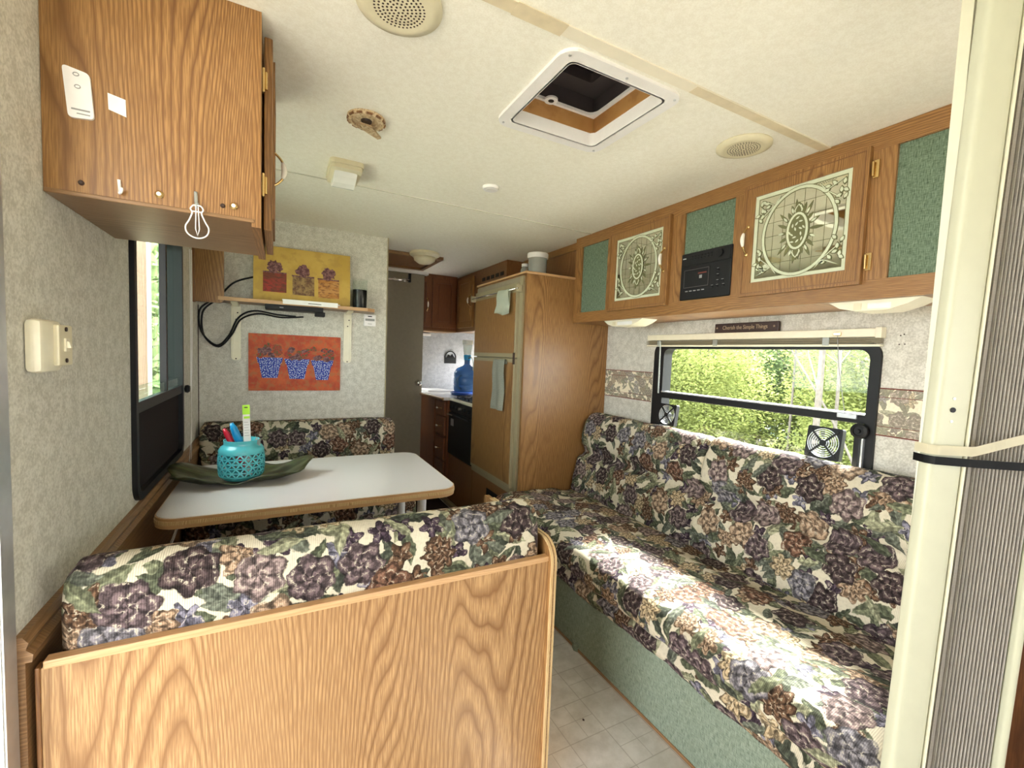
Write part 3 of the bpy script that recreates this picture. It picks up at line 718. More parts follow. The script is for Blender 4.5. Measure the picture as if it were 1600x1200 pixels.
# paper stack, receiver box, glass, thermometer, cables
t = thing('paper_booklets', 'white booklets lying at the front edge of the wall shelf', 'booklet', (.59, 2.92, 1.572))
finish(prism(B(), [(.432, 2.875), (.735, 2.875), (.745, 3.0), (.440, 3.0)], 'z', 1.572, 1.577), 'booklet', 'paper', t)
finish(prism(B(), [(.425, 2.868), (.722, 2.866), (.735, 2.97), (.430, 2.97)], 'z', 1.5775, 1.583), 'booklet', 'white', t)
finish(bx(.428, .722, 2.864, 2.868, 1.556, 1.582), 'folded_cover', 'paper', t); finish(bx(.56, .63, 2.862, 2.8645, 1.5655, 1.569), 'printed_line', 'black', t)
t = thing('receiver_box', 'slim black receiver box fixed under the wall shelf', 'receiver', (.49, 2.96, 1.52))
finish(bx(.338, .645, 2.90, 3.03, 1.524, 1.552, bev=.003), 'case', 'black', t)
finish(bx(.412, .432, 2.898, 2.901, 1.534, 1.539), 'badge', 'ltext', t)
finish(bx(.60, .655, 2.90, 2.96, 1.500, 1.526, bev=.004), 'plug', 'black_soft', t)
t = thing('drinking_glass', 'tall clear glass half filled with a dark drink on the wall shelf', 'glass', (.868, 3.0, 1.572))
finish(lathe(B(), [(.040, 0), (.044, .01), (.046, .185), (.0445, .185), (.042, .012), (.001, .006)], (.868, 3.0, 1.572), 'z', 24), 'glass_wall', 'glass', t, smooth=True)
finish(lathe(B(), [(.041, .008), (.0425, .03), (.043, .120), (.001, .120)], (.868, 3.0, 1.572), 'z', 24), 'dark_liquid', 'black', t, smooth=True)
t = thing('thermometer', 'small white digital thermometer on the partition right of the shelf bracket', 'thermometer', (.944, YP, 1.468))
finish(bx(.908, .984, YP-.012, YP, 1.470, 1.548, bev=.004), 'case', 'white', t)
finish(bx(.916, .976, YP-.0135, YP-.0115, 1.505, 1.520), 'display', 'ltext', t); finish(bx(.932, .958, YP-.0135, YP-.0115, 1.532, 1.538), 'logo_mark', 'black', t); finish(bx(.932, .958, YP-.0135, YP-.0115, 1.484, 1.487), 'print_line', 'ltext', t)
t = thing('black_cables', 'black cables looping on the wall below the shelf beside the oak panel', 'cable', (.15, 3.05, 1.3))
for k, pts in enumerate(([(.07, 3.06, 1.56), (.012, 3.06, 1.50), (.02, 3.06, 1.38), (.09, 3.065, 1.305), (.15, 3.06, 1.36), (.20, 3.05, 1.47), (.28, 3.03, 1.515), (.40, 3.0, 1.50), (.50, 2.98, 1.495)],
            [(.085, 3.07, 1.56), (.025, 3.07, 1.49), (.03, 3.07, 1.36), (.10, 3.07, 1.297), (.165, 3.07, 1.37), (.21, 3.06, 1.46), (.30, 3.04, 1.50), (.42, 3.0, 1.485), (.54, 2.97, 1.495)],
            [(.13, 3.03, 1.61), (.17, 3.03, 1.66), (.22, 3.03, 1.69), (.30, 3.04, 1.72)])):
    finish(tube(B(), smooth_path(pts), .005, 6), 'cable', 'black_soft', t, smooth='all')

# ------------------------------------------------------------------ upper right cabinet
cab = thing('upper_cabinet', 'long oak overhead cabinet with green panels above the sofa window', 'cabinet', (2.23, 1.4, 1.536))
DEP = .020
finish(bx(XF+DEP+.004, XR-.001, .36, YF-.012, 1.545, ZC-.001), 'body', 'oak', cab)
fr = finish(bx(XF, XF+DEP, .36, YF-.012, 1.536, 1.598), 'bottom_rail', 'oak_frame_u', cab)
finish(bx(XF, XF+DEP, .36, YF-.012, 2.003, ZC-.001), 'top_rail', 'oak_frame_u', cab)
for a, b in ((2.290, 2.358), (1.975, 2.045), (1.500, 1.580), (1.165, 1.242), (.697, .770)): finish(bx(XF+.0005, XF+DEP, a, b, 1.598, 2.003), 'stile', 'oak_frame', cab)
finish(bx(XF+.004, XR-.001, .36, YF-.012, 1.5365, 1.546), 'bottom_panel', 'oak_u', cab)
for a, b, z0 in ((2.045, 2.290, 1.598), (1.242, 1.500, 1.598), (.37, .697, 1.598)):
    finish(bx(XF+.010, XF+.020, a, b, z0, 2.003), 'fabric_panel', 'green', cab)
def etched_door(y0, y1, g0, g1, hy, hinge_y, flip):
    z0, z1 = 1.585, 2.018
    bm = B(); ring(bm, [(y0, z0), (y1, z0), (y1, z1), (y0, z1)], [(g0, 1.636), (g1, 1.636), (g1, 1.970), (g0, 1.970)], 'x', XF-.017, XF-.001)
    d = finish(bm, 'door', 'oak_frame', cab)
    finish(bx(XF-.018, XF-.016, g0+.0, g1, 1.6345, 1.6365), 'inner_bead', 'brown_u', d)
    # routed line around the stile
    finish(ring(B(), [(y0+.010, z0+.010), (y1-.010, z0+.010), (y1-.010, z1-.010), (y0+.010, z1-.010)], [(y0+.013, z0+.013), (y1-.013, z0+.013), (y1-.013, z1-.013), (y0+.013, z1-.013)], 'x', XF-.0185, XF-.0165), 'door_molding', 'brown', d)
    X = XF-.010
    finish(bx(X, X+.004, g0-.004, g1+.004, 1.632, 1.974), 'mirror_pane', 'mirror', d)
    Z0, Z1 = 1.636, 1.970; cy, cz = (g0+g1)/2, (Z0+Z1)/2; W, H = (g1-g0)/2, (Z1-Z0)/2
    R4 = lambda k: [(g0+k, Z0+k), (g1-k, Z0+k), (g1-k, Z1-k), (g0+k, Z1-k)]
    e = finish(ring(B(), R4(.0), R4(.014), 'x', X-.0008, X), 'etched_border', 'etch', d)
    finish(ring(B(), R4(.014), R4(.0165), 'x', X-.001, X), 'etched_line', 'etch_d', d)
    ea, eb = W*.76, H*.92
    el = lambda k, n=40: [(cy+(ea+k)*math.cos(2*PI*i/n), cz+(eb+k)*math.sin(2*PI*i/n)) for i in range(n)]
    finish(ring(B(), el(.006), el(-.006), 'x', X-.0012, X-.0002), 'etched_oval', 'etch', d, smooth=False)
    bm = B(); ring(bm, el(.0075), el(.0055), 'x', X-.0016, X-.0002); ring(bm, el(-.0045), el(-.0065), 'x', X-.0016, X-.0002)
    finish(bm, 'etched_line', 'etch_d', d)
    bm = B(); k_ = 7
    for i in range(1, k_):
        y = cy-ea+2*ea*i/k_; h = eb*math.sqrt(max(0, 1-((y-cy)/ea)**2))-.006
        box(bm, X-.0006, X, y-.0007, y+.0007, cz-h, cz+h)
    for i in range(1, 6):
        z = cz-eb+2*eb*i/6; h = ea*math.sqrt(max(0, 1-((z-cz)/eb)**2))-.006
        box(bm, X-.0006, X, cy-h, cy+h, z-.0007, z+.0007)
    g = finish(bm, 'etched_grid', 'etch_d', d); g['kind'] = 'stuff'
    def leaf(bm, p, a, L, Wd, x, shrink=1.0):
        c, s = math.cos(a), math.sin(a); pts = []
        for (u, v) in ((0, 0), (.25, .8), (.5, 1), (.78, .6), (1, 0), (.78, -.6), (.5, -1), (.25, -.8)):
            uu = (.5+(u-.5)*shrink)*L; vv = v*Wd*shrink; pts.append((p[0]+c*uu-s*vv, p[1]+s*uu+c*vv))
        prism(bm, pts, 'x', x-.0006, x)
    dk, lt = B(), B()
    # medallion
    for i in range(22):
        a = 2*PI*i/22; rx, rz = W*.22, H*.36
        p = (cy+rx*math.cos(a), cz+rz*math.sin(a)); aa = math.atan2(rz*math.sin(a), rx*math.cos(a)*.9)
        leaf(dk, p, aa, W*(.18+.08*(i%3)), .006, X-.0006)
        if i % 2 == 0: leaf(lt, p, aa, W*.26, .0075, X-.0014, .5)
    for s in (-1, 1):
        leaf(dk, (cy, cz+s*H*.28), s*PI/2, H*.34, W*.12, X-.0008); leaf(lt, (cy, cz+s*H*.28), s*PI/2, H*.34, W*.12, X-.0016, .75)
        leaf(dk, (cy, cz+s*H*.33), s*PI/2, H*.22, W*.06, X-.0024)
    m = 24
    E = lambda a, b: [(cy+a*math.cos(2*PI*i/m), cz+b*math.sin(2*PI*i/m)) for i in range(m)]
    prism(dk, E(W*.25, H*.42), 'x', X-.0024, X-.0016); ring(lt, E(W*.225, H*.395), E(W*.18, H*.35), 'x', X-.0034, X-.0024)
    for i in range(14):
        a = i*2.4; rr = .14*math.sqrt((i+.5)/14); leaf(lt, (cy+W*rr*math.cos(a), cz+H*rr*2.1*math.sin(a)), a+1.3, W*.09, .003, X-.0030)
    # corner sprays
    for sy in (-1, 1):
        for sz in (-1, 1):
            rr = random.Random(5)
            o0 = (cy+sy*(ea*.70), cz+sz*(eb*.76)); tip = (cy+sy*(W-.022), cz+sz*(H-.024))
            for bmq, w_, xo in ((dk, .0032, .0006), (lt, .0016, .0014)):
                for q in (tip, (cy+sy*(W-.021), cz+sz*(H*.42)), (cy+sy*(W*.40), cz+sz*(H-.021))):
                    a = math.atan2(q[1]-o0[1], q[0]-o0[0]); L = math.hypot(q[0]-o0[0], q[1]-o0[1]); leaf(bmq, o0, a, L, w_, X-xo, 1.0)
            for k in range(22):
                fx, fz = rr.uniform(.0, 1), rr.uniform(.0, 1)
                q = (cy+sy*(W-.024-fx*W*.36), cz+sz*(H-.026-fz*H*.62))
                if ((q[0]-cy)/(ea+.012))**2+((q[1]-cz)/(eb+.012))**2 < 1.04: continue
                a = rr.uniform(0, 6.28); leaf(dk, q, a, .027, .0078, X-.0010); leaf(lt, q, a, .027, .0078, X-.0020, .66)
            for k in range(5):
                a = (PI/2-.95+k*.22)*1.0
                q = (cy+sy*(ea+.001)*math.cos(a), cz+sz*(eb+.001)*math.sin(a)); leaf(lt, (q[0]-.004, q[1]), rr.uniform(-.4, .4), .009, .0035, X-.0024)
    finish(dk, 'etched_vines', 'etch_d', d)['kind'] = 'stuff'; finish(lt, 'etched_leaves', 'etch', d)['kind'] = 'stuff'
    bow_handle((XF-.017, hy, 1.805), (0, 0, 1), (-1, 0, 0), .052, d)
    for z in (1.945, 1.655):
        if hinge_y is None: break
        finish(bx(XF-.006, XF-.001, hinge_y-.014, hinge_y+.002, z-.028, z+.028, bev=.001), 'hinge', 'brass', d)
        finish(tube(B(), [(XF-.010, hinge_y, z-.022), (XF-.012, hinge_y, z+.022)], .004, 8), 'hinge', 'brass', d)
    return d
etched_door(1.572, 2.010, 1.615, 1.953, 1.600, None, False)
etched_door(.762, 1.190, .808, 1.143, 1.167, .754, False)

# radio
t = thing('car_stereo', 'black cassette stereo mounted below the middle green panel of the overhead cabinet', 'stereo', (XF, 1.37, 1.60))
X = XF-.006
finish(bx(X, XF+.009, 1.238, 1.500, 1.600, 1.812, bev=.003), 'case', 'black', t)
finish(bx(X-.004, X+.002, 1.242, 1.496, 1.752, 1.808, bev=.002), 'tuner_panel', 'black', t)
finish(bx(X-.003, X+.001, 1.340, 1.480, 1.650, 1.738, bev=.002), 'cassette_door', 'black_soft', t)
finish(ring(B(), [(1.343, 1.653), (1.477, 1.653), (1.477, 1.735), (1.343, 1.735)], [(1.346, 1.656), (1.474, 1.656), (1.474, 1.732), (1.346, 1.732)], 'x', X-.0036, X-.0028), 'window_outline', 'dome2', t)
finish(bx(X-.0040, X-.003, 1.378, 1.392, 1.690, 1.704), 'cassette_hub', 'ltext', t)
finish(bx(X-.0038, X-.003, 1.355, 1.40, 1.710, 1.716), 'red_print', 'maroon', t)
finish(bx(X-.005, X-.003, 1.470, 1.488, 1.786, 1.790), 'badge', 'alu', t)
finish(lathe(B(), [(.017, 0), (.016, -.012), (.001, -.012)], (X-.003, 1.290, 1.783), 'x', 20), 'volume_knob', 'black_soft', t, smooth=True)
for r_ in range(2):
    for k in range(7): finish(bx(X-.006, X-.003, 1.332+.017*k, 1.344+.017*k, 1.779+.011*r_-.002, 1.786+.011*r_-.002), 'preset_button', 'black_soft', t)
for (y, z) in ((1.30, 1.715), (1.30, 1.69), (1.30, 1.665), (1.275, 1.665), (1.325, 1.645), (1.30, 1.645), (1.27, 1.645)):
    finish(bx(X-.004, X, y-.006, y+.006, z-.004, z+.004), 'button', 'black_soft', t); finish(bx(X-.001, X+.0005, y-.005, y+.005, z+.006, z+.0075), 'button_print', 'ltext', t)
for k in range(5): finish(bx(X-.003, X, 1.365+.022*k, 1.378+.022*k, 1.636, 1.640), 'transport_button', 'ltext', t)
# lights under it
for (ya, yb, lab) in ((1.765, 2.075, 'cream light fixture under the overhead cabinet near the refrigerator'), (.612, .868, 'cream light fixture under the overhead cabinet near the folding door')):
    t = thing('under_cabinet_light', lab, 'light', (2.2, (ya+yb)/2, 1.536), 'lights under the overhead cabinet')
    bm = B(); poly = [(ya, 1.536), (ya+.035, 1.518), (ya+.085, 1.502), (yb-.085, 1.502), (yb-.035, 1.514), (yb, 1.536)]
    prism(bm, poly, 'x', 2.105, 2.215); finish(bm, 'housing', 'ivory', t)
    finish(bx(2.103, 2.18, ya+.075, yb-.115, 1.506, 1.527, bev=.004), 'lens', 'lens', t)
    finish(bx(2.1025, 2.115, yb-.10, yb-.078, 1.506, 1.528), 'switch', 'cream', t)
# ------------------------------------------------------------------ ceiling fittings
t = thing('roof_vent', 'white framed square roof vent with wooden shaft and smoked dome', 'vent', (1.226, 1.146, ZC))
bm = B(); ring(bm, rrect(1.022, 1.430, .938, 1.353, .045), rrect(1.062, 1.390, .978, 1.313, .02), 'z', ZC-.009, ZC); finish(bm, 'garnish_frame', 'white', t, smooth=True)
bm = B(); ring(bm, rrect(1.058, 1.394, .974, 1.317, .02), rrect(1.064, 1.388, .980, 1.311, .018), 'z', ZC-.009, ZC+.035); finish(bm, 'garnish_sleeve', 'white', t, smooth=True)
for a in ((1.050, 1.066, .966, 1.325), (1.386, 1.402, .966, 1.325), (1.066, 1.386, .966, .982), (1.066, 1.386, 1.309, 1.325)):
    finish(bx(*a, ZC+.121, ZC+.155) if False else bx(a[0], a[1], a[2], a[3], ZC+.034, ZC+.088), 'shaft_board', 'rough_wood', t)
bm = B(); ring(bm, rrect(1.05, 1.40, .966, 1.325, .02), rrect(1.076, 1.376, .992, 1.299, .03), 'z', ZC+.084, ZC+.094); finish(bm, 'flange', 'white', t, smooth=True)
finish(prism(B(), [(1.195+.022*math.cos(a), 1.288+.022*math.sin(a)) for a in [k*PI/10 for k in range(20)]], 'z', ZC+.080, ZC+.086), 'crank_boss', 'white', t)
finish(prism(B(), [(1.195+.010*math.cos(a), 1.288+.009*math.sin(a)) for a in [k*PI/8 for k in range(16)]], 'z', ZC+.0795, ZC+.081), 'crank_hole', 'black', t)
bm = B(); ring(bm, rrect(1.06, 1.392, .976, 1.315, .02), rrect(1.13, 1.32, 1.05, 1.24, .01), 'z', ZC+.150, ZC+.18); finish(bm, 'dome_rim', 'dome2', t)
for a in ((1.06, 1.068, .976, 1.315), (1.384, 1.392, .976, 1.315), (1.06, 1.392, .976, .984), (1.06, 1.392, 1.307, 1.315)): finish(bx(*a, ZC+.093, ZC+.152), 'dome_side', 'dome2', t)
finish(bx(1.05, 1.40, .97, 1.32, ZC+.18, ZC+.195), 'dome_lid', 'dome', t)
finish(lathe(B(), [(.045, 0), (.05, -.02), (.02, -.03), (.001, -.03)], (1.30, 1.10, ZC+.18), 'z', 20), 'dome_boss', 'dome2', t, smooth=True)
for x, y in ((1.045, .961), (1.409, .961), (1.045, 1.331), (1.409, 1.331), (1.226, .957)): finish(lathe(B(), [(.004, 0), (.004, -.002), (.001, -.0025)], (x, y, ZC-.009), 'z', 8), 'screw', 'alu', t)

def speaker(cx, cy, r, lab):
    t = thing('ceiling_speaker', lab, 'speaker', (cx, cy, ZC), 'round cream ceiling grilles')
    finish(lathe(B(), [(r*.72, -.012), (r*.78, -.013), (r, -.006), (r*1.0, 0), (r*.72, 0)], (cx, cy, ZC), 'z', 40), 'rim', 'cream', t, smooth='all')
    finish(lathe(B(), [(r*.73, -.0105), (r*.4, -.0125), (.001, -.0132)], (cx, cy, ZC), 'z', 32), 'grille', 'cream', t, smooth='all')
    bm = B()
    for k in range(1, 8):
        rr = r*.69*k/7.2; n = max(1, int(6.2*k))
        for i in range(n):
            a = 2*PI*(i+.5*(k % 2))/n; q = Vector((cx+rr*math.cos(a), cy+rr*math.sin(a), ZC-.0128+.0022*(rr/(r*.7))**2-.0004)); s = r*.028
            prism(bm, [(q.x+s*math.cos(b), q.y+s*math.sin(b)) for b in [j*PI/3 for j in range(6)]], 'z', q.z-.0004, q.z+.0012)
    finish(bm, 'grille_holes', 'dark_brown', t)['kind'] = 'stuff'
speaker(.640, 1.030, .093, 'round cream ceiling grille near the upper left cabinet, cut by the top of the photo')
speaker(1.832, 1.040, .088, 'round cream ceiling grille close to the overhead cabinet on the right')
t = thing('smoke_alarm_base', 'scorched round mounting base with a hanging bracket on the ceiling', 'alarm base', (.66, 1.567, ZC))
finish(lathe(B(), [(.060, 0), (.060, -.008), (.055, -.014), (.046, -.014), (.044, -.008), (.001, -.008)], (.66, 1.567, ZC), 'z', 32), 'ring', 'burnt', t, smooth=True)
finish(lathe(B(), [(.018, -.008), (.016, -.013), (.001, -.013)], (.66, 1.567, ZC), 'z', 16), 'hole', 'dark_brown', t)
for k in range(12):
    a = 2*PI*k/12; finish(bx(-.003, .003, -.009, .009, -.003, .003), 'notch', 'brown', t).matrix_basis = Matrix.Translation((.66+.0575*math.cos(a), 1.567+.0575*math.sin(a), ZC-.010)) @ Matrix.Rotation(a, 4, 'Z')
finish(prism(B(), [(.640, 1.572), (.678, 1.575), (.722, 1.640), (.712, 1.652), (.655, 1.61)], 'z', ZC-.020, ZC-.014), 'bracket', 'burnt', t)
t = thing('ceiling_light', 'square cream ceiling light with curved lens above the dinette table', 'light', (.65, 2.09, ZC))
finish(prism(B(), rrect(.585, .715, 1.935, 2.15, .02), 'z', ZC-.018, ZC), 'base', 'cream', t)
bm = B(); ring(bm, rrect(.590, .710, 1.94, 2.145, .02), rrect(.606, .694, 1.975, 2.13, .015), 'z', ZC-.034, ZC-.018); finish(bm, 'bezel', 'cream', t, smooth=True)
bm = B(); prism(bm, [(1.975, ZC-.030), (2.00, ZC-.046), (2.04, ZC-.060), (2.08, ZC-.066), (2.11, ZC-.060), (2.13, ZC-.040), (2.13, ZC-.018), (1.975, ZC-.018)], 'x', .606, .694); finish(bm, 'lens', 'lens', t)
t = thing('puck_sensor', 'small white round puck on the ceiling between vent and kitchen', 'sensor', (1.254, 1.876, ZC))
finish(lathe(B(), [(.038, 0), (.038, -.006), (.034, -.012), (.024, -.013), (.001, -.0125)], (1.254, 1.876, ZC), 'z', 28), 'puck', 'white', t, smooth=True)
finish(lathe(B(), [(.022, -.0128), (.0215, -.0145), (.001, -.0145)], (1.254, 1.876, ZC), 'z', 24), 'button', 'white', t, smooth=True)
t = thing('ceiling_light', 'yellowed dome ceiling light in the kitchen next to the brown ceiling hatch', 'light', (1.39, 3.36, ZC))
finish(lathe(B(), [(.11, 0), (.115, -.018), (.09, -.035), (.001, -.035)], (1.39, 3.36, ZC), 'z', 28), 'base', 'cream', t, smooth=True)
finish(lathe(B(), [(.085, -.03), (.078, -.06), (.045, -.082), (.001, -.088)], (1.39, 3.36, ZC), 'z', 28), 'lens', 'cream', t, smooth='all')
t = thing('ceiling_hatch', 'brown wooden framed hatch in the kitchen ceiling', 'hatch', (1.33, 3.72, ZC))
finish(bx(1.12, 1.54, 3.45, 3.97, ZC-.004, ZC), 'panel', 'brown', t)
finish(ring(B(), [(1.10, 3.42), (1.56, 3.42), (1.56, 3.99), (1.10, 3.99)], [(1.13, 3.46), (1.53, 3.46), (1.53, 3.95), (1.13, 3.95)], 'z', ZC-.022, ZC), 'frame', 'brown_u', t)

# ------------------------------------------------------------------ dinette
def bench_cushion(prof, x0, x1, name, parent, seed, grooves=(), uo=0, mat='floral', wr=.004, endr=.03):
    return finish(padded(prof, 'x', x0, x1, 60, endr, wr, seed, grooves, uo), name, mat, parent, smooth='all', keepuv=True)
t = thing('dinette_bench', 'near dinette bench seen from behind, oak back panel and floral cushion', 'bench', (.6, 1.35, 0))
finish(prism(B(), rrect(.024, 1.128, .0, .706, .012, 3), 'y', 1.080, 1.098), 'back_panel', 'oak_pale', t)
finish(bx(.030, 1.128, 1.077, 1.101, .700, .716, bev=.002), 'top_cap', 'edge_band', t)
finish(bx(.019, .026, 1.076, 1.100, 0, .706, bev=.002), 'side_edge', 'brown', t)
bm = B(); ep = [(1.066, 0), (1.066, .66)] + [(1.066+.06-.06*math.cos(a), .70+.06*math.sin(a)) for a in [k*PI/12 for k in range(0, 7)]] + [(1.55, .76), (1.60, .50), (1.60, 0)]
prism(bm, ep, 'x', 1.128, 1.146); finish(bm, 'end_panel', 'oak', t)
def edge_strip(off, wd, mat):
    pts = [(1.1372+off, y-.0025, z) for y, z in ep[1:-3]]
    pts = [(1.1372+off, 1.0635, 0.0)] + [(1.1372+off, 1.0635, .66)] + [(1.1372+off, 1.126-.0625*math.cos(a), .70+.0625*math.sin(a)) for a in [k*PI/16 for k in range(0, 9)]] + [(1.1372+off, 1.50, .7625)]
    bm = B(); h = wd/2
    vs = []
    for i, p in enumerate(pts):
        a = pts[max(i-1, 0)]; b = pts[min(i+1, len(pts)-1)]; d = Vector((0, b[1]-a[1], b[2]-a[2])).normalized(); n = Vector((0, d.z, -d.y))*-.0022
        q = Vector(p); vs.append([bm.verts.new(q+Vector((s*h, 0, 0))+n*k) for s, k in ((-1, -1), (1, -1), (1, 1), (-1, 1))])
    for i in range(len(vs)-1):
        for k in range(4): bm.faces.new((vs[i][k], vs[i][(k+1) % 4], vs[i+1][(k+1) % 4], vs[i+1][k]))
    return finish(bm, 'edge_strip', mat, t, smooth=True)
edge_strip(0, .020, 'ply_edge'); edge_strip(0, .0035, 'brown_u').location.y -= .0012
cp = [(1.104, .45), (1.100, .60), (1.099, .72), (1.104, .80), (1.125, .850), (1.165, .868), (1.205, .858), (1.235, .82), (1.245, .70), (1.245, .45)]
bench_cushion(cp, .040, 1.118, 'back_cushion', t, 1, uo=.3)
bench_cushion([(1.24, .36), (1.24, .46), (1.30, .475), (1.60, .465), (1.655, .44), (1.665, .40), (1.65, .36)], .03, 1.12, 'seat_cushion', t, 2, uo=2.2)
finish(bx(.03, 1.128, 1.20, 1.62, 0, .36), 'base', 'oak', t)
t = thing('dinette_bench', 'far dinette bench against the partition, floral cushions behind the table', 'bench', (.55, 2.75, 0))
bench_cushion([(2.925, .47), (2.915, .60), (2.93, .64), (2.925, .75), (2.935, .82), (2.97, .858), (3.02, .865), (3.055, .85), (3.066, .80), (3.066, .47)], .02, 1.10, 'back_cushion', t, 3, grooves=((2.925, .625, .03, .014),), uo=4.1)
bench_cushion([(2.46, .27), (2.445, .36), (2.45, .44), (2.49, .475), (2.70, .485), (2.92, .47), (2.95, .42), (2.95, .36), (2.49, .34)], .02, 1.12, 'seat_cushion', t, 4, uo=6.1)
finish(bx(.03, 1.10, 2.50, 3.06, 0, .355), 'base', 'brown', t)
# table
t = thing('dinette_table', 'speckled grey laminate dinette table with wooden edge', 'table', (.57, 2.11, 0))
tp = rrect(.052, 1.092, 1.745, 2.475, .075, 8)
finish(prism(B(), tp, 'z', .712, .740), 'tabletop', 'laminate', t)
def inset(P, k):
    cx, cy = .572, 2.11; return [(cx+(x-cx)*(1+k/.52), cy+(y-cy)*(1+k/.365)) for x, y in P]
bm = B(); ring(bm, inset(tp, .0035), inset(tp, -.001), 'z', .704, .7385); finish(bm, 'edge_band', 'edge_band', t, smooth=True)
bm = B(); ring(bm, inset(tp, .0055), inset(tp, -.001), 'z', .717, .729); finish(bm, 'edge_bead', 'ply_edge', t, smooth=True)
for y in (1.93, 2.30):
    lg = finish(tube(B(), [(.99, y, 0), (.99, y, .706)], .020, 14), 'leg', 'white', t, smooth=True)
    finish(bx(.955, 1.025, y-.035, y+.035, .700, .707), 'leg_bracket', 'metal', lg)
finish(tube(B(), [(.99, 1.93, .10), (.99, 2.30, .10)], .012, 8), 'stretcher', 'white', t)
finish(tube(B(), [(.115, 1.80, .705), (.055, 1.80, .52)], .005, 6), 'wall_brace', 'metal', t)
# leaf dish
def leaf_dish():
    bm = B(); cx, cy, z0 = .275, 2.165, .742; nr, na = 10, 56; rows = []
    for i in range(nr+1):
        f = i/nr; row = []
        for k in range(na):
            a = 2*PI*k/na
            R = (.155+.105*abs(math.cos(a))**1.3)*(1+.05*math.sin(5*a+1)+.03*math.sin(11*a))
            z = z0+.004+.030*max(0, f-.35)**1.4*1.6+.020*max(0, f-.45)*math.sin(5*a+.6)*1.4+.045*max(0, f-.6)*abs(math.cos(a))**3*1.8
            row.append(bm.verts.new((cx+f*R*math.cos(a), cy+f*R*.82*math.sin(a), max(z, z0+.001))))
        rows.append(row)
    for i in range(nr):
        for k in range(na):
            if i == 0:
                if k == 0: pass
            bm.faces.new((rows[i][k], rows[i][(k+1) % na], rows[i+1][(k+1) % na], rows[i+1][k]))
    bmesh.ops.remove_doubles(bm, verts=bm.verts, dist=1e-5)
    bmesh.ops.solidify(bm, geom=list(bm.faces), thickness=-.004)
    return bm
tag(finish(leaf_dish(), 'leaf_dish', 'leaf_dish', None, smooth='all'), 'dark green and brown wavy leaf shaped dish on the dinette table', 'dish')
# turquoise lantern jar
JX, JY, JZ = .275, 2.13, .756
t = thing('openwork_jar', 'turquoise ceramic jar with triangle cut-outs standing on the leaf dish', 'jar', (JX, JY, JZ))
prof = lambda z: (.066+.0165*math.sin(PI*min(1, max(0, (z+.012)/.150)))**.55)
def jar_wall():
    bm = B(); n = 18; h = .0168; z0 = .018; rows = 5
    def P(th, z, o): r = prof(z)-o; return bm.verts.new((JX+r*math.cos(th), JY+r*math.sin(th), JZ+z))
    for k in range(rows):
        za, zb = z0+k*h, z0+(k+1)*h; off = .5*(k % 2)
        for i in range(n):
            for up in (0, 1):
                if up: T = [((i+off), za), ((i+1+off), za), ((i+.5+off), zb)]
                else: T = [((i+.5+off), zb), ((i+1.5+off), zb), ((i+1+off), za)]
                c = (sum(p[0] for p in T)/3, sum(p[1] for p in T)/3)
                I = [(c[0]+(p[0]-c[0])*.64, c[1]+(p[1]-c[1])*.64) for p in T]
                th = lambda u: 2*PI*u/n
                for j in range(3):
                    q = (j+1) % 3
                    a, b, c_, d = T[j], T[q], I[q], I[j]
                    bm.faces.new([P(th(a[0]), a[1], 0), P(th(b[0]), b[1], 0), P(th(c_[0]), c_[1], 0), P(th(d[0]), d[1], 0)])
    bmesh.ops.remove_doubles(bm, verts=bm.verts, dist=2e-5)
    bmesh.ops.recalc_face_normals(bm, faces=bm.faces)
    bmesh.ops.solidify(bm, geom=list(bm.faces), thickness=.003)
    return bm
finish(jar_wall(), 'openwork_wall', 'turq', t)
zt = .018+5*.0168
finish(lathe(B(), [(.001, 0), (.058, 0), (.066, .004), (prof(.018), .018), (prof(.018)-.005, .018), (.060, .008), (.001, .006)], (JX, JY, JZ), 'z', 40), 'base', 'turq', t, smooth=True)
finish(lathe(B(), [(prof(zt)-.005, zt), (prof(zt), zt), (.0795, .112), (.072, .124), (.063, .130), (.061, .134), (.0625, .146), (.0625, .149), (.058, .149), (.057, .133), (.068, .122), (.074, .112)], (JX, JY, JZ), 'z', 40), 'neck', 'turq', t, smooth=True)
t.scale = (1.04, 1.04, 1.10)
def stick(name, lab, cat, p0, p1, r, mat, tip=1.0):
    a, b = Vector(p0), Vector(p1); n = 10
    pts = [a.lerp(b, i/n) for i in range(n+1)]; rs = [r*(1 if i < n-2 else math.sqrt(max(.06, 1-((i-(n-2))/2.2)**2))) for i in range(n+1)]
    return tag(finish(tube(B(), pts, rs, 14), name, mat, None, smooth='all'), lab, cat)
stick('handle_tool', 'red plastic handle leaning out of the turquoise jar', 'tool', (.300, 2.11, .780), (.212, 2.14, .965), .012, 'red')
stick('handle_tool', 'blue plastic handle leaning out of the turquoise jar', 'tool', (.310, 2.14, .780), (.240, 2.12, .990), .0145, 'blue')
t = thing('label_card', 'white and lime green label card standing in the turquoise jar', 'card', (.30, 2.10, .78))
cr = Matrix.Translation((.302, 2.095, .775)) @ Matrix.Rotation(math.radians(-2.0), 4, 'Y')
for nm, a, m in (('card', (-.013, .013, -.0006, .0006, 0, .292), 'paper'), ('lime_label', (-.013, .013, -.0010, -.0006, .253, .292), 'lime'), ('lime_line', (-.009, .012, -.0010, -.0006, .236, .245), 'lime'), ('hang_hole', (-.006, .006, -.0014, -.0009, .280, .284), 'dark_brown')):
    b_ = B(); box(b_, *a); b_.transform(cr); finish(b_, nm, m, t)
for k in range(6):
    b_ = B(); box(b_, -.009, .009-.003*(k % 2), -.0010, -.0006, .165+.011*k, .1665+.011*k); b_.transform(cr); finish(b_, 'print_line', 'ltext', t)
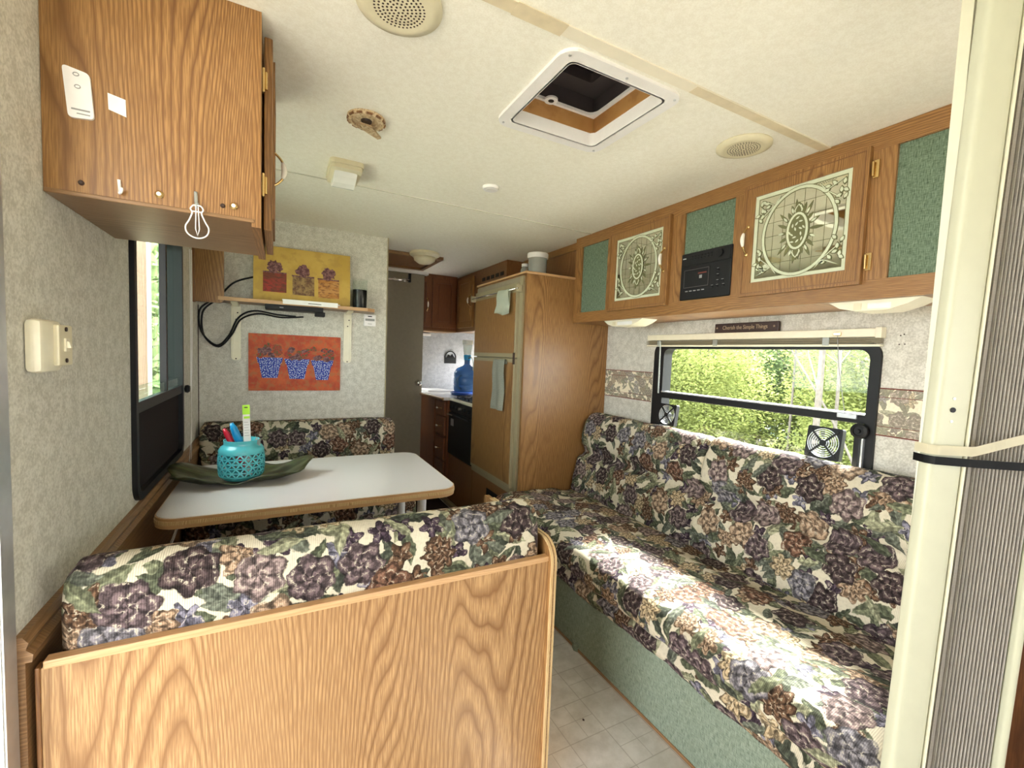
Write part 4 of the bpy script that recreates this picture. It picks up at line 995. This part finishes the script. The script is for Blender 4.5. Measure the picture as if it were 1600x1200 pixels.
for i, (x, y, h) in enumerate(((.322, 2.115, .93), (.330, 2.13, .925), (.292, 2.085, .922))):
    pass
tag(finish(prism(B(), [(.312, .80), (.336, .80), (.345, .925), (.336, .918), (.329, .932), (.320, .915)], 'y', 2.10, 2.112), 'plastic_wrap', 'clear'), 'crumpled clear plastic wrap sticking out of the turquoise jar', 'wrap')

# ------------------------------------------------------------------ sofa
t = thing('sofa_bed', 'long floral sofa bed on a sage green base under the right window', 'sofa', (2.0, 1.4, 0))
finish(bx(1.603, 2.36, .425, 2.345, .012, .40), 'base', 'green_sofa', t)
finish(bx(1.600, 1.606, .425, 2.345, 0, .012), 'base_edge', 'brown_u', t)
finish(prism(B(), [(1.597, 1.52), (1.588, 1.535), (1.597, 1.56), (1.603, 1.56), (1.603, 1.52)], 'z', 0, .035), 'torn_fabric', 'green_sofa', t)
# the seat comes forward towards the far end; two cushions under one cover
def seat(y0, y1, seed, uo):
    prof = [(1.612, .262), (1.588, .275), (1.572, .315), (1.582, .338), (1.552, .375), (1.550, .425), (1.575, .462), (1.65, .482), (1.85, .480), (2.05, .462), (2.18, .445), (2.20, .38), (1.70, .34), (1.63, .31)]
    return finish(padded(prof, 'y', y0, y1, 80, .012, .014, seed, ((1.584, .338, .03, .012),), uo), 'seat_cushion', 'floral', t, smooth='all', keepuv=True)
seat(.415, 1.392, 11, 1.3); seat(1.386, 2.345, 12, 1.3)
def backc(y0, y1, seed, uo):
    prof = [(2.115, .445), (2.125, .56), (2.150, .66), (2.190, .705), (2.178, .75), (2.180, .82), (2.205, .90), (2.245, .950), (2.295, .957), (2.335, .925), (2.355, .80), (2.355, .45), (2.22, .43)]
    return finish(padded(prof, 'y', y0, y1, 80, .030, .009, seed, ((2.185, .706, .05, .026), (2.115, .50, .03, .008)), uo), 'back_cushion', 'floral', t, smooth='all', keepuv=True)
backc(.415, 1.412, 21, 8.3); backc(1.404, 2.350, 22, 8.3)

# ------------------------------------------------------------------ refrigerator cabinet
FX = 1.733
t = thing('refrigerator_cabinet', 'tall oak cabinet housing the refrigerator beside the sofa', 'cabinet', (2.0, 2.7, 0))
finish(bx(FX+.002, XR-.001, YF-.008, YF+.012, 0, 1.812), 'side_panel', 'oak', t)
finish(bx(FX+.001, XR-.001, YF+.012, 3.10, .03, .43), 'base_front', 'brown', t)
finish(bx(FX+.006, XR-.001, YF+.012, 3.10, .43, 1.76), 'inner_case', 'beige_trim', t)
finish(bx(FX+.001, XR-.001, YF+.0125, 3.10, 1.76, 1.812), 'top_rail', 'oak_u', t)
finish(bx(FX-.012, XR-.001, YF-.020, 3.11, 1.812, 1.826, bev=.004), 'top_edge', 'edge_band', t)
finish(bx(FX-.002, FX+.006, 2.60, 2.83, .22, .36), 'vent_grille', 'black', t)
t = thing('refrigerator', 'two door refrigerator with oak door panels and beige trim', 'refrigerator', (FX, 2.74, .43))
for (z0, z1, nm) in ((1.300, 1.762, 'freezer_door'), (.470, 1.292, 'fridge_door')):
    d = finish(bx(FX-.030, FX+.004, 2.425, 3.075, z0, z1, bev=.003), nm, 'beige_trim', t)
    top = 1.702 if nm == 'freezer_door' else 1.268
    finish(bx(FX-.033, FX-.028, 2.438, 3.062, z0+.026, top), 'door_panel', 'oak', d)
finish(bx(FX-.036, FX-.028, 2.424, 2.440, 1.258, 1.330), 'hinge_cover', 'dark_brown', t)
finish(bx(FX-.012, FX+.002, 2.385, 2.424, .43, 1.80), 'side_trim', 'beige_trim', t)
finish(bx(FX-.012, FX+.002, 2.385, 3.09, .43, .468), 'bottom_trim', 'beige_trim', t)
finish(bx(FX-.010, FX+.002, 2.40, 3.09, 1.764, 1.80), 'control_strip', 'gray_door', t)
t = thing('towel_bar', 'chrome towel bar across the top of the freezer door', 'rail', (FX-.05, 2.7, 1.715))
finish(tube(B(), [(FX-.062, 2.36, 1.716), (FX-.062, 3.08, 1.716)], .0055, 8), 'bar', 'metal', t, smooth='all')
for y in (2.372, 3.07): finish(bx(FX-.068, FX-.030, y-.009, y+.009, 1.696, 1.738, bev=.002), 'post', 'beige_trim', t)
def towel(name, lab, mat, y0, y1, zt, zb, x, back=.10, flare=.0):
    bm = B(); uvl = None; n = 12; m = 16; rows = []
    path = [(x+.012, zt-back), (x+.011, zt-.01), (x+.005, zt+.001), (x-.004, zt+.001), (x-.009, zt-.008)] + [(x-.010-.004*math.sin(k), zt-.01-(zt-zb-.01)*k/8) for k in range(1, 9)]
    for i, (px, pz) in enumerate(path):
        f = i/(len(path)-1); row = []
        for j in range(m+1):
            s = j/m; yy = y0+(y1-y0)*s + (s-.5)*flare*f
            row.append(bm.verts.new((px+.006*math.sin(s*9+f*2)*f, yy, pz-.010*f*math.sin(s*5)*(1 if flare else .0))))
        rows.append(row)
    for i in range(len(rows)-1):
        for j in range(m): bm.faces.new((rows[i][j], rows[i][j+1], rows[i+1][j+1], rows[i+1][j]))
    bmesh.ops.solidify(bm, geom=list(bm.faces), thickness=.003)
    return tag(finish(bm, name, mat, None, smooth='all'), lab, 'towel')
towel('hand_towel', 'pale green hand towel hanging on the freezer door bar', 'towel', 2.475, 2.605, 1.724, 1.572, FX-.062, flare=.06)
towel('hand_towel', 'long patterned grey towel hanging on the lower refrigerator door', 'towel2', 2.515, 2.680, 1.285, .955, FX-.045, back=.03)
# on top of the refrigerator cabinet
t = thing('canister', 'grey plastic canister with white lid on top of the refrigerator cabinet', 'canister', (1.955, 2.62, 1.826))
finish(lathe(B(), [(.058, 0), (.064, .01), (.066, .155), (.001, .155)], (1.955, 2.62, 1.826), 'z', 28), 'tub', 'clear', t, smooth=True)
finish(lathe(B(), [(.056, .004), (.061, .06), (.062, .10), (.001, .10)], (1.955, 2.62, 1.826), 'z', 24), 'contents', 'ltext', t, smooth=True)
finish(lathe(B(), [(.070, .145), (.071, .175), (.066, .180), (.001, .180)], (1.955, 2.62, 1.826), 'z', 28), 'lid', 'white', t, smooth=True)
t = thing('small_jar', 'small jar with white cap behind the canister on the refrigerator cabinet', 'jar', (1.97, 2.82, 1.826))
finish(lathe(B(), [(.032, 0), (.034, .10), (.022, .125), (.001, .125)], (1.97, 2.82, 1.826), 'z', 20), 'body', 'clear', t, smooth=True)
finish(lathe(B(), [(.025, .125), (.025, .145), (.001, .147)], (1.97, 2.82, 1.826), 'z', 20), 'cap', 'white', t, smooth=True)
t = thing('over_fridge_cabinet', 'dark oak panel set back above the refrigerator cabinet', 'cabinet', (2.2, 2.75, 1.83))
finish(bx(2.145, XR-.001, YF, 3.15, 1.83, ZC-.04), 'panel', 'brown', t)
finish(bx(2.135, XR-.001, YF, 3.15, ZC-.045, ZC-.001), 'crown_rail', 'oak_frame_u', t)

# ------------------------------------------------------------------ kitchen
t = thing('kitchen_wall_cabinet', 'dark oak corner wall cabinets above the stove', 'cabinet', (2.1, 3.7, 1.53))
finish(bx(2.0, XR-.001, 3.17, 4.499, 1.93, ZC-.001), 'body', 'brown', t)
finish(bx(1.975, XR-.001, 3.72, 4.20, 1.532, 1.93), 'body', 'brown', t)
finish(bx(1.972, XR-.001, 3.72, 4.20, 1.522, 1.534), 'bottom_rail', 'brown_u', t)
def raised_door(ax, f, a0, a1, z0, z1, parent, out, mat, hp, lab=None):
    def bb(a, b, c, d, e0, e1, m, p, nm): return finish(bx(min(f+out*e0, f+out*e1), max(f+out*e0, f+out*e1), a, b, c, d) if ax == 'x' else bx(a, b, min(f+out*e0, f+out*e1), max(f+out*e0, f+out*e1), c, d), nm, m, p)
    d = bb(a0, a1, z0, z1, .001, .012, mat, parent, 'door')
    for (p, q, r_, s) in ((a0, a0+.045, z0, z1), (a1-.045, a1, z0, z1), (a0+.045, a1-.045, z0, z0+.045), (a0+.045, a1-.045, z1-.045, z1)): bb(p, q, r_, s, .012, .019, mat, d, 'door_rail')
    bb(a0+.062, a1-.062, z0+.062, z1-.062, .012, .017, mat, d, 'door_panel')
    return d
d = raised_door('x', 1.975, 3.755, 4.12, 1.56, 2.02, t, -1, 'oak_frame', None)
bow_handle((1.956, 3.80, 1.80), (0, 0, 1), (-1, 0, 0), .05, d)
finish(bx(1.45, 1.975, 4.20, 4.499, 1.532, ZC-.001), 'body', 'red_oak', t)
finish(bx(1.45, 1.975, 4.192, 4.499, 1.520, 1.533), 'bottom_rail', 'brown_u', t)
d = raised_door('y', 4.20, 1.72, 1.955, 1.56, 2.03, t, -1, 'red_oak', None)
d = raised_door('y', 4.20, 1.47, 1.70, 1.56, 2.03, t, -1, 'red_oak', None); bow_handle((1.668, 4.181, 1.77), (0, 0, 1), (0, -1, 0), .055, d)
for k in range(5): finish(bx(1.997, 2.001, 3.22+.09*k, 3.28+.09*k, 1.955, 1.985), 'vent_slot', 'black', t)
t = thing('range_hood', 'white range hood edge under the kitchen wall cabinet', 'hood', (2.1, 3.45, 1.53))
finish(bx(1.965, XR-.001, 3.12, 3.70, 1.505, 1.60, bev=.006), 'hood_body', 'ivory', t)
finish(bx(1.955, 2.03, 3.66, 3.715, 1.488, 1.507), 'hood_lip', 'white', t)
CX = 1.700
t = thing('kitchen_base_cabinet', 'dark reddish oak base cabinet beside the stove with brass pulls', 'cabinet', (2.0, 4.0, 0))
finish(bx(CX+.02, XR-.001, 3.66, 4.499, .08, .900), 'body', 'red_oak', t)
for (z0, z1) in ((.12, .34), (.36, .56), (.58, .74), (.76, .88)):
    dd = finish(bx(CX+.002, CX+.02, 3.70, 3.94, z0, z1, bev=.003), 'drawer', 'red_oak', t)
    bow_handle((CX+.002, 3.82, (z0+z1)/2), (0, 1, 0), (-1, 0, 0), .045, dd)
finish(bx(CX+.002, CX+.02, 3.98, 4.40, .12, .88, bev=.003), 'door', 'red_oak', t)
finish(bx(1.74, XR-.001, 3.12, 3.66, .03, .43), 'stove_plinth', 'brown', t)
t = thing('kitchen_counter', 'grey laminate kitchen counter with pale wooden front edge', 'counter', (2.0, 4.0, .9))
finish(prism(B(), [(CX-.02, 3.655), (XR-.001, 3.655), (XR-.001, 4.499), (1.60, 4.499), (1.62, 4.15), (1.66, 3.92)], 'z', .901, .928), 'top', 'laminate', t)
finish(tube(B(), smooth_path([(CX-.022, 3.655, .914), (1.658, 3.92, .914), (1.618, 4.15, .914), (1.60, 4.49, .914)]), .012, 6), 'front_edge', 'edge_band', t, smooth='all')
tag(finish(prism(B(), [(1.70, 4.18), (1.93, 4.16), (1.88, 4.45), (1.66, 4.46)], 'z', .929, .945), 'cutting_board', 'white'), 'white cutting board lying on the kitchen counter', 'board')
t = thing('stove', 'black gas stove with oven between refrigerator and counter', 'stove', (2.0, 3.35, .43))
finish(bx(1.745, XR-.02, 3.122, 3.648, .44, .905), 'body', 'black', t)
od = finish(bx(1.725, 1.744, 3.125, 3.645, .445, .805, bev=.004), 'oven_door', 'black', t)
finish(tube(B(), [(1.708, 3.50, .79), (1.704, 3.62, .79)], .006, 8), 'oven_handle', 'metal', od); finish(tube(B(), [(1.708, 3.15, .79), (1.708, 3.50, .79)], .006, 8), 'oven_handle', 'black', od)
finish(bx(1.7235, 1.7255, 3.52, 3.585, .695, .755), 'sticker', 'ltext', od)
finish(bx(1.730, 1.745, 3.125, 3.645, .815, .900, bev=.003), 'control_panel', 'black', t)
for k in range(5): finish(lathe(B(), [(.016, 0), (.013, -.018), (.001, -.018)], (1.730, 3.19+.095*k, .858), 'x', 12), 'knob', 'black_soft' if k != 2 else 'metal', t, smooth=True)
finish(bx(1.722, XR-.02, 3.122, 3.648, .906, .924, bev=.003), 'cooktop', 'ivory', t)
finish(bx(1.76, XR-.05, 3.14, 3.63, .924, .927), 'burner_tray', 'black', t)
for (x, y) in ((1.87, 3.26), (1.87, 3.51), (2.14, 3.38)):
    bm = B(); ring(bm, rrect(x-.10, x+.10, y-.10, y+.10, .03), rrect(x-.092, x+.092, y-.092, y+.092, .026), 'z', .945, .951)
    box(bm, x-.10, x+.10, y-.004, y+.004, .945, .951); box(bm, x-.004, x+.004, y-.10, y+.10, .945, .951)
    for sx in (-1, 1):
        for sy in (-1, 1): box(bm, x+sx*.085-.004, x+sx*.085+.004, y+sy*.085-.004, y+sy*.085+.004, .926, .946)
    finish(bm, 'grate', 'black_soft', t); finish(lathe(B(), [(.035, 0), (.035, .010), (.001, .012)], (x, y, .927), 'z', 16), 'burner', 'black_soft', t)
# water jug
jx, jy, jz = 1.985, 3.90, .930
t = thing('water_jug', 'blue water jug with hand pump standing on a blue tray', 'jug', (jx, jy, jz))
finish(lathe(B(), [(.001, .026), (.110, .026), (.120, .04), (.122, .08), (.118, .09), (.122, .10), (.122, .150), (.118, .16), (.122, .17), (.120, .205), (.095, .245), (.040, .270), (.027, .285), (.027, .33), (.001, .33)], (jx, jy, jz), 'z', 32), 'bottle', 'jug', t, smooth=True)
finish(tube(B(), smooth_path([(jx-.09, jy-.09, jz+.06), (jx-.125, jy-.10, jz+.08), (jx-.125, jy-.10, jz+.16), (jx-.09, jy-.09, jz+.18)]), .010, 8), 'grip', 'jug', t, smooth='all')
finish(lathe(B(), [(.032, .325), (.036, .37), (.030, .375), (.001, .375)], (jx, jy, jz), 'z', 20), 'cap', 'blue', t, smooth=True)
tag(finish(lathe(B(), [(.001, 0), (.145, 0), (.150, .022), (.135, .024), (.132, .008), (.001, .008)], (jx, jy, jz-.001), 'z', 36), 'blue_tray', 'blue', None, smooth=True), 'round blue tray under the water jug', 'tray')
D.objects['blue_tray'].data.materials[0] = plain('deep blue plastic', (.015, .06, .28), .3)
t = thing('pump_dispenser', 'tapered clear cup with white banded top above the water jug neck', 'dispenser', (jx, jy, jz+.375))
finish(lathe(B(), [(.034, .376), (.046, .48), (.048, .505), (.001, .505)], (jx, jy, jz), 'z', 24), 'cup', 'clear', t, smooth=True)
finish(lathe(B(), [(.049, .468), (.052, .505), (.048, .512), (.001, .512)], (jx, jy, jz), 'z', 24), 'band', 'lens', t, smooth=True)
finish(tube(B(), smooth_path([(jx, jy-.03, jz+.34), (jx+.01, jy-.08, jz+.35), (jx+.02, jy-.10, jz+.29), (jx+.02, jy-.10, jz+.23)]), .006, 8), 'spout', 'clear', t, smooth='all')
# plaque, far window
t = thing('wall_plaque', 'small dark arched metal plaque on the kitchen end wall', 'plaque', (2.03, 4.49, 1.2))
arch = lambda k: [(2.03+(.065-k)*math.cos(a), 1.268+(.070-k)*math.sin(a)) for a in [i*PI/12 for i in range(13)]]
finish(ring(B(), arch(0), arch(.012), 'y', 4.488, 4.498) if False else prism(B(), arch(0)+list(reversed(arch(.010))), 'y', 4.488, 4.498), 'arch', 'black', t)
finish(bx(1.965, 2.095, 4.486, 4.499, 1.205, 1.268, bev=.004), 'plate', 'black', t)
finish(prism(B(), [(1.985, 1.268), (2.01, 1.30), (2.03, 1.28), (2.05, 1.305), (2.075, 1.268)], 'y', 4.490, 4.496), 'cutout_shape', 'black_soft', t)
w3 = win_frame('window_3', 'y', 4.488, 4.552, 1.35, 1.722, .96, 1.48, .020, .05)
finish(bx(1.37, 1.70, 4.52, 4.524, .98, 1.46), 'pane', 'glass', w3)
t = thing('kitchen_blind', 'white blind headrail above the small kitchen window', 'blind', (1.6, 4.48, 1.48)); finish(bx(1.40, 1.80, 4.462, 4.499, 1.484, 1.508, bev=.002), 'headrail', 'white', t)
# bathroom door + hold-back rod
d1 = struct('door_1', bx(1.062, 1.625, 4.150, 4.185, .01, 2.040), 'gray_door')
finish(lathe(B(), [(.028, 0), (.028, -.006), (.012, -.010), (.012, -.030), (.024, -.040), (.027, -.055), (.018, -.066), (.001, -.068)], (1.583, 4.150, 1.02), 'y', 20), 'door_knob', 'metal', d1, smooth='all')
struct('trim_5', bx(1.05, 1.66, 4.135, 4.20, 2.042, ZC-.0005), 'white')
t = thing('hook_rod', 'chrome hold-back rod at the top of the grey bathroom door', 'rod', (1.37, 4.14, 1.96))
finish(tube(B(), [(1.22, 4.128, 1.962), (1.475, 4.128, 1.975)], .010, 8), 'rod', 'metal', t, smooth='all')
finish(bx(1.468, 1.490, 4.122, 4.149, 1.955, 2.035), 'end_bracket', 'black', t)
for x in (1.33, 1.42): finish(lathe(B(), [(.015, 0), (.015, .02), (.001, .02)], (x, 4.128, 1.967), 'x', 12), 'collar', 'metal', t)
tag(finish(prism(B(), rrect(1.14, 1.69, 2.75, 3.95, .02, 3), 'z', .001, .009), 'floor_mat', 'rug'), 'dark striped floor mat in the kitchen aisle', 'mat')
struct('trim_6', bx(1.705, 1.735, 2.40, 4.4, 0, .03), 'beige_trim')
# floor vent on plinth side: small crumbs on vinyl
for x, y, lb in ((1.395, 1.205, 'small dark crumb on the vinyl floor near the dinette end panel'), (1.405, 1.50, 'tiny dark crumb on the vinyl floor farther from the camera')):
    bm = B(); bmesh.ops.create_icosphere(bm, subdivisions=1, radius=.004, matrix=Matrix.Translation((x, y, .0028)) @ Matrix.Diagonal((1, 1.4, .7, 1)))
    tag(finish(bm, 'crumb', 'dark_brown'), lb, 'crumb')

# ------------------------------------------------------------------ folding door at the right
t = thing('folding_door', 'grey pleated folding door with greenish cream posts strapped open', 'folding door', (1.9, .42, 0))
def lean(bm, y_top=-.043):
    for v in bm.verts: v.co.y += y_top*v.co.z/2.0
    return bm
L0 = Vector((1.4314, .361)); L1 = Vector((1.478, .3308)); KS = .74; ddir = (L1-L0).normalized(); nrm = Vector((-ddir.y, ddir.x))
nrm = Vector((ddir.y, -ddir.x))      # towards the camera side
def strip(s0, s1, n0, n1, z0, z1, rr=0):
    q = []
    for s, n in ((s0, n0), (s1, n0), (s1, n1), (s0, n1)): p = L0+(ddir*s+nrm*n)*KS; q.append((p.x, p.y))
    if rr: q = roundpoly(q, rr, 4)
    return lean(prism(B(), q, 'z', z0, z1))
finish(strip(0, .075, -.040, 0, .0, 2.06, .010), 'lead_post', 'post', t, smooth=True)
finish(strip(.0755, .079, -.040, .001, .0, 2.06), 'post_lip', 'jamb', t)
finish(strip(.079, .104, -.060, -.046, .0, 2.05), 'shadow_strip', 'black_soft', t)  # black strip stands in for the shadow beside the lead post
finish(strip(.104, .112, -.060, -.022, .0, 2.05), 'end_fold', 'pleat', t)
# pleats
for k in range(16):
    s0 = .112+.0080*k; deep = -.016+.0004*k
    q = [(s0, -.05), (s0+.0004, deep-.016), (s0+.0030, deep-.001), (s0+.0040, deep), (s0+.0050, deep-.001), (s0+.0076, deep-.016), (s0+.0080, -.05)]
    bm = B(); prism(bm, [tuple(L0+(ddir*s+nrm*n)*KS) for s, n in q], 'z', .01, 2.05); lean(bm)
    finish(bm, 'pleat', 'pleat', t)
finish(strip(.242, .260, -.045, .004, 0, 2.06, .006), 'rear_post', 'post', t, smooth=True)
finish(strip(.260, .268, -.045, -.012, 0, 2.06, .003), 'rear_post_edge', 'ivory', t)
for z in (1.245, 1.225, 1.265):
    p = L0+ddir*.034*KS+nrm*.0005
    o = finish(lathe(B(), [(.0045 if z == 1.245 else .0022, 0), (.0045 if z == 1.245 else .0022, .001), (.001, .001)], (0, 0, 0), 'y', 14), 'screw_hole', 'black' if z == 1.245 else 'alu', t)
    ang = math.atan2(ddir.y, ddir.x)
    o.matrix_basis = Matrix.Translation((p.x, p.y-.043*z/2.0, z)) @ Matrix.Rotation(ang, 4, 'Z') @ Matrix.Rotation(PI, 4, 'Z')
jb = struct('trim_7', bx(1.516, 1.560, .3665, .384, 0, ZC-.0005), 'jamb')
# straps
def strap(name, lab, mat, zf, wd, t0, t1, off):
    bm = B(); n = 40; vs = []
    for i in range(n+1):
        s = t0+(t1-t0)*i/n; z = zf(s); bulge = .0025+off
        s_ = s*KS
        if s < 0: p = L0+ddir*(-.002-off)+nrm*(s_)
        else: p = L0+ddir*s_+nrm*bulge
        y = p.y-.043*z/2.0
        vs.append((bm.verts.new((p.x, y, z-wd/2)), bm.verts.new((p.x, y, z+wd/2))))
    for i in range(n): bm.faces.new((vs[i][0], vs[i+1][0], vs[i+1][1], vs[i][1]))
    bmesh.ops.solidify(bm, geom=list(bm.faces), thickness=.0015)
    return tag(finish(bm, name, mat, None, smooth=True), lab, 'strap')
strap('holding_strap', 'cream plastic strap wrapped round the folding door post, rising to the right', 'ivory', lambda s: 1.174+(.0 if s < .085 else (s-.085)*.26), .017, -.04, .262, .004)
strap('tie_strap', 'black strap tying the folding door shut just below the cream strap', 'black', lambda s: 1.1555-.003*math.sin(max(0, s)*8), .0145, -.04, .30, .0045)

# ------------------------------------------------------------------ outside
struct('ground', bx(-30, 30, -30, 34, -.95, -.75), 'ground')
LEAF = {}
def crown_mesh(key, n, mat, size, seed):
    r = random.Random(seed); vs, fs = [], []
    for i in range(n):
        while True:
            p = Vector((r.uniform(-1, 1), r.uniform(-1, 1), r.uniform(-1, 1)))
            if .25 < p.length < 1: break
        p *= 1 + .15*math.sin(7*p.x+3*p.z)
        a = Vector((r.gauss(0, 1), r.gauss(0, 1), r.gauss(0, .5))).normalized(); b = a.cross(Vector((r.gauss(0, 1), r.gauss(0, 1), r.gauss(0, 1)))).normalized()
        s = size*r.uniform(.6, 1.3); k = len(vs)
        vs += [p-a*s, p+b*s*.45, p+a*s, p-b*s*.45]; fs.append((k, k+1, k+2, k+3))
    me = D.meshes.new(key); me.from_pydata(vs, [], fs); me.materials.append(M[mat]); LEAF[key] = me; return me
for i, m in enumerate(('leaf_y', 'leaf_g', 'leaf_b')): crown_mesh(m, 9000, m, .034, i)
def tree(lab, cat, x, y, h, cr, cz, mat, group, trunk_r=.07, lean_=(0, 0), branches=5, seed=0, name='leafy_tree', crown=True):
    r = random.Random(seed); t = thing(name, lab, cat, (x, y, -.75), group)
    top = Vector((x+lean_[0], y+lean_[1], -.75+h))
    pts = smooth_path([(x, y, -.75), (x+lean_[0]*.3+.05, y+lean_[1]*.3, -.75+h*.35), (x+lean_[0]*.7, y+lean_[1]*.7, -.75+h*.7), top], 5)
    tr = finish(tube(B(), pts, [trunk_r*(1-.75*i/(len(pts)-1)) for i in range(len(pts))], 8), 'trunk', 'bark', t, smooth='all')
    for k in range(branches):
        p = pts[int(len(pts)*r.uniform(.35, .9))]; a = r.uniform(0, 6.28); L = r.uniform(.7, 1.5)
        finish(tube(B(), [p, p+Vector((math.cos(a)*L*.5, math.sin(a)*L*.5, L*.35)), p+Vector((math.cos(a)*L, math.sin(a)*L, L*.9))], [trunk_r*.22, trunk_r*.14, trunk_r*.05], 6), 'branch', 'bark', t)
    if crown:
        for k in range(3):
            o = D.objects.new('foliage', LEAF[mat if k else ('leaf_y' if mat != 'leaf_b' else 'leaf_g')]); COL.objects.link(o); o.parent = t; o.matrix_parent_inverse = Matrix.Translation((-x, -y, .75))
            o.location = (x+r.uniform(-.5, .5)*cr, y+r.uniform(-.5, .5)*cr, cz+(k-1)*cr*.6); o.scale = (cr*.8, cr*.9, cr*.75); o.rotation_euler = (r.uniform(0, .4), 0, r.uniform(0, 6))
    return t
# beyond the right window (the trailer wall is at x = 2.4): a young wood sloping away
r = random.Random(3); i = 0
spots = [(6.0, 2.1, .85, .75, 'leaf_y', 'yellow green young tree at the right end of the view through the right window'), (6.6, 2.95, .9, 1.0, 'leaf_y', 'yellow green young tree just behind the two pale trunks'),
         (6.4, 4.75, .95, .8, 'leaf_y', 'yellow green young tree at the left third of the right window view'), (6.0, 5.75, 1.0, .9, 'leaf_y', 'yellow green young tree at the left end of the view through the right window'),
         (8.0, 3.6, 1.0, 1.3, 'leaf_g', 'mid green tree behind and right of the pale trunks'), (8.3, 5.1, .9, .7, 'leaf_g', 'low mid green tree in the middle of the right window view'), (8.0, 6.7, 1.2, 1.3, 'leaf_g', 'mid green tree behind the leftmost young trees'),
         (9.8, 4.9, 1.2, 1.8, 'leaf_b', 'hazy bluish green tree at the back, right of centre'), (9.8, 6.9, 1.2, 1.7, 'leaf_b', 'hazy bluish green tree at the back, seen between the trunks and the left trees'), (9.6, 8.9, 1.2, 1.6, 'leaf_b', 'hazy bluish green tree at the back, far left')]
for k, (x, y, cr, cz, m, lb) in enumerate(spots):
    tree(lb, 'tree', x, y, cz+.75+cr*.9, cr, cz, m, 'leafy trees outside the right window', .05, seed=k)
tree('pale grey bare trunk rising straight, the thickest outside the right window', 'tree', 5.0, 2.40, 5.2, 0, 0, None, None, .04, (.1, .03), 6, 31, 'bare_tree', False)
tree('second pale bare trunk just right of the thickest one', 'tree', 5.3, 2.36, 5.0, 0, 0, None, None, .022, (-.05, .03), 6, 32, 'bare_tree', False)
tree('dead thin trunk leaning to the left outside the right window', 'tree', 5.2, 1.62, 3.9, 0, 0, None, None, .016, (0, 2.1), 3, 33, 'bare_tree', False)
tree('slim upright dead trunk behind the leaning one', 'tree', 5.6, 3.0, 4.6, 0, 0, None, None, .017, (0, -.05), 4, 34, 'bare_tree', False)
# thicket far behind
def thicket(name, x0, x1, y0, y1, z0, z1, n, mat, lab):
    r = random.Random(hash(n) % 97); vs, fs = [], []
    for i in range(n):
        p = Vector((r.uniform(x0, x1), r.uniform(y0, y1), z0+(z1-z0)*r.random()**1.1)); a = Vector((r.gauss(0, 1), r.gauss(0, 1), r.gauss(0, .6))).normalized(); b = a.cross(Vector((r.gauss(0, 1), r.gauss(0, 1), r.gauss(0, 1)))).normalized()
        s = r.uniform(.06, .13); k = len(vs); vs += [p-a*s, p+b*s*.5, p+a*s, p-b*s*.5]; fs.append((k, k+1, k+2, k+3))
    me = D.meshes.new(name); me.from_pydata(vs, [], fs); me.materials.append(M[mat]); o = D.objects.new(name, me); COL.objects.link(o); o['kind'] = 'stuff'; tag(o, lab, 'foliage')
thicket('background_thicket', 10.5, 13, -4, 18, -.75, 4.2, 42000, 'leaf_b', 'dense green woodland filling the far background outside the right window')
thicket('undergrowth', 4.5, 10.0, -1, 12, -.75, -.1, 16000, 'leaf_y', 'low yellow green undergrowth outside the right window')
thicket('left_thicket', -4.0, -.75, 7.5, 13, -.75, 3.0, 22000, 'leaf_g', 'green bushes outside the left window')
struct('shade_roof_1', bx(-3.2, -.06, -3.0, 1.6, 2.25, 2.32), 'post_wood')  # unseen porch roof, added to cut the daylight at the entry door
# porch posts outside the left window
t = thing('porch_post', 'tan timber porch post just outside the left window', 'post', (-.34, 3.57, -.75))
finish(bx(-.405, -.315, 3.5, 3.62, -.75, 2.6, bev=.004), 'timber', 'post_wood', t)
t = thing('porch_post', 'thin white painted post standing just beyond the timber post', 'post', (-.36, 4.4, -.75)); finish(bx(-.375, -.345, 4.38, 4.41, -.75, 2.6), 'strip', 'ivory', t)
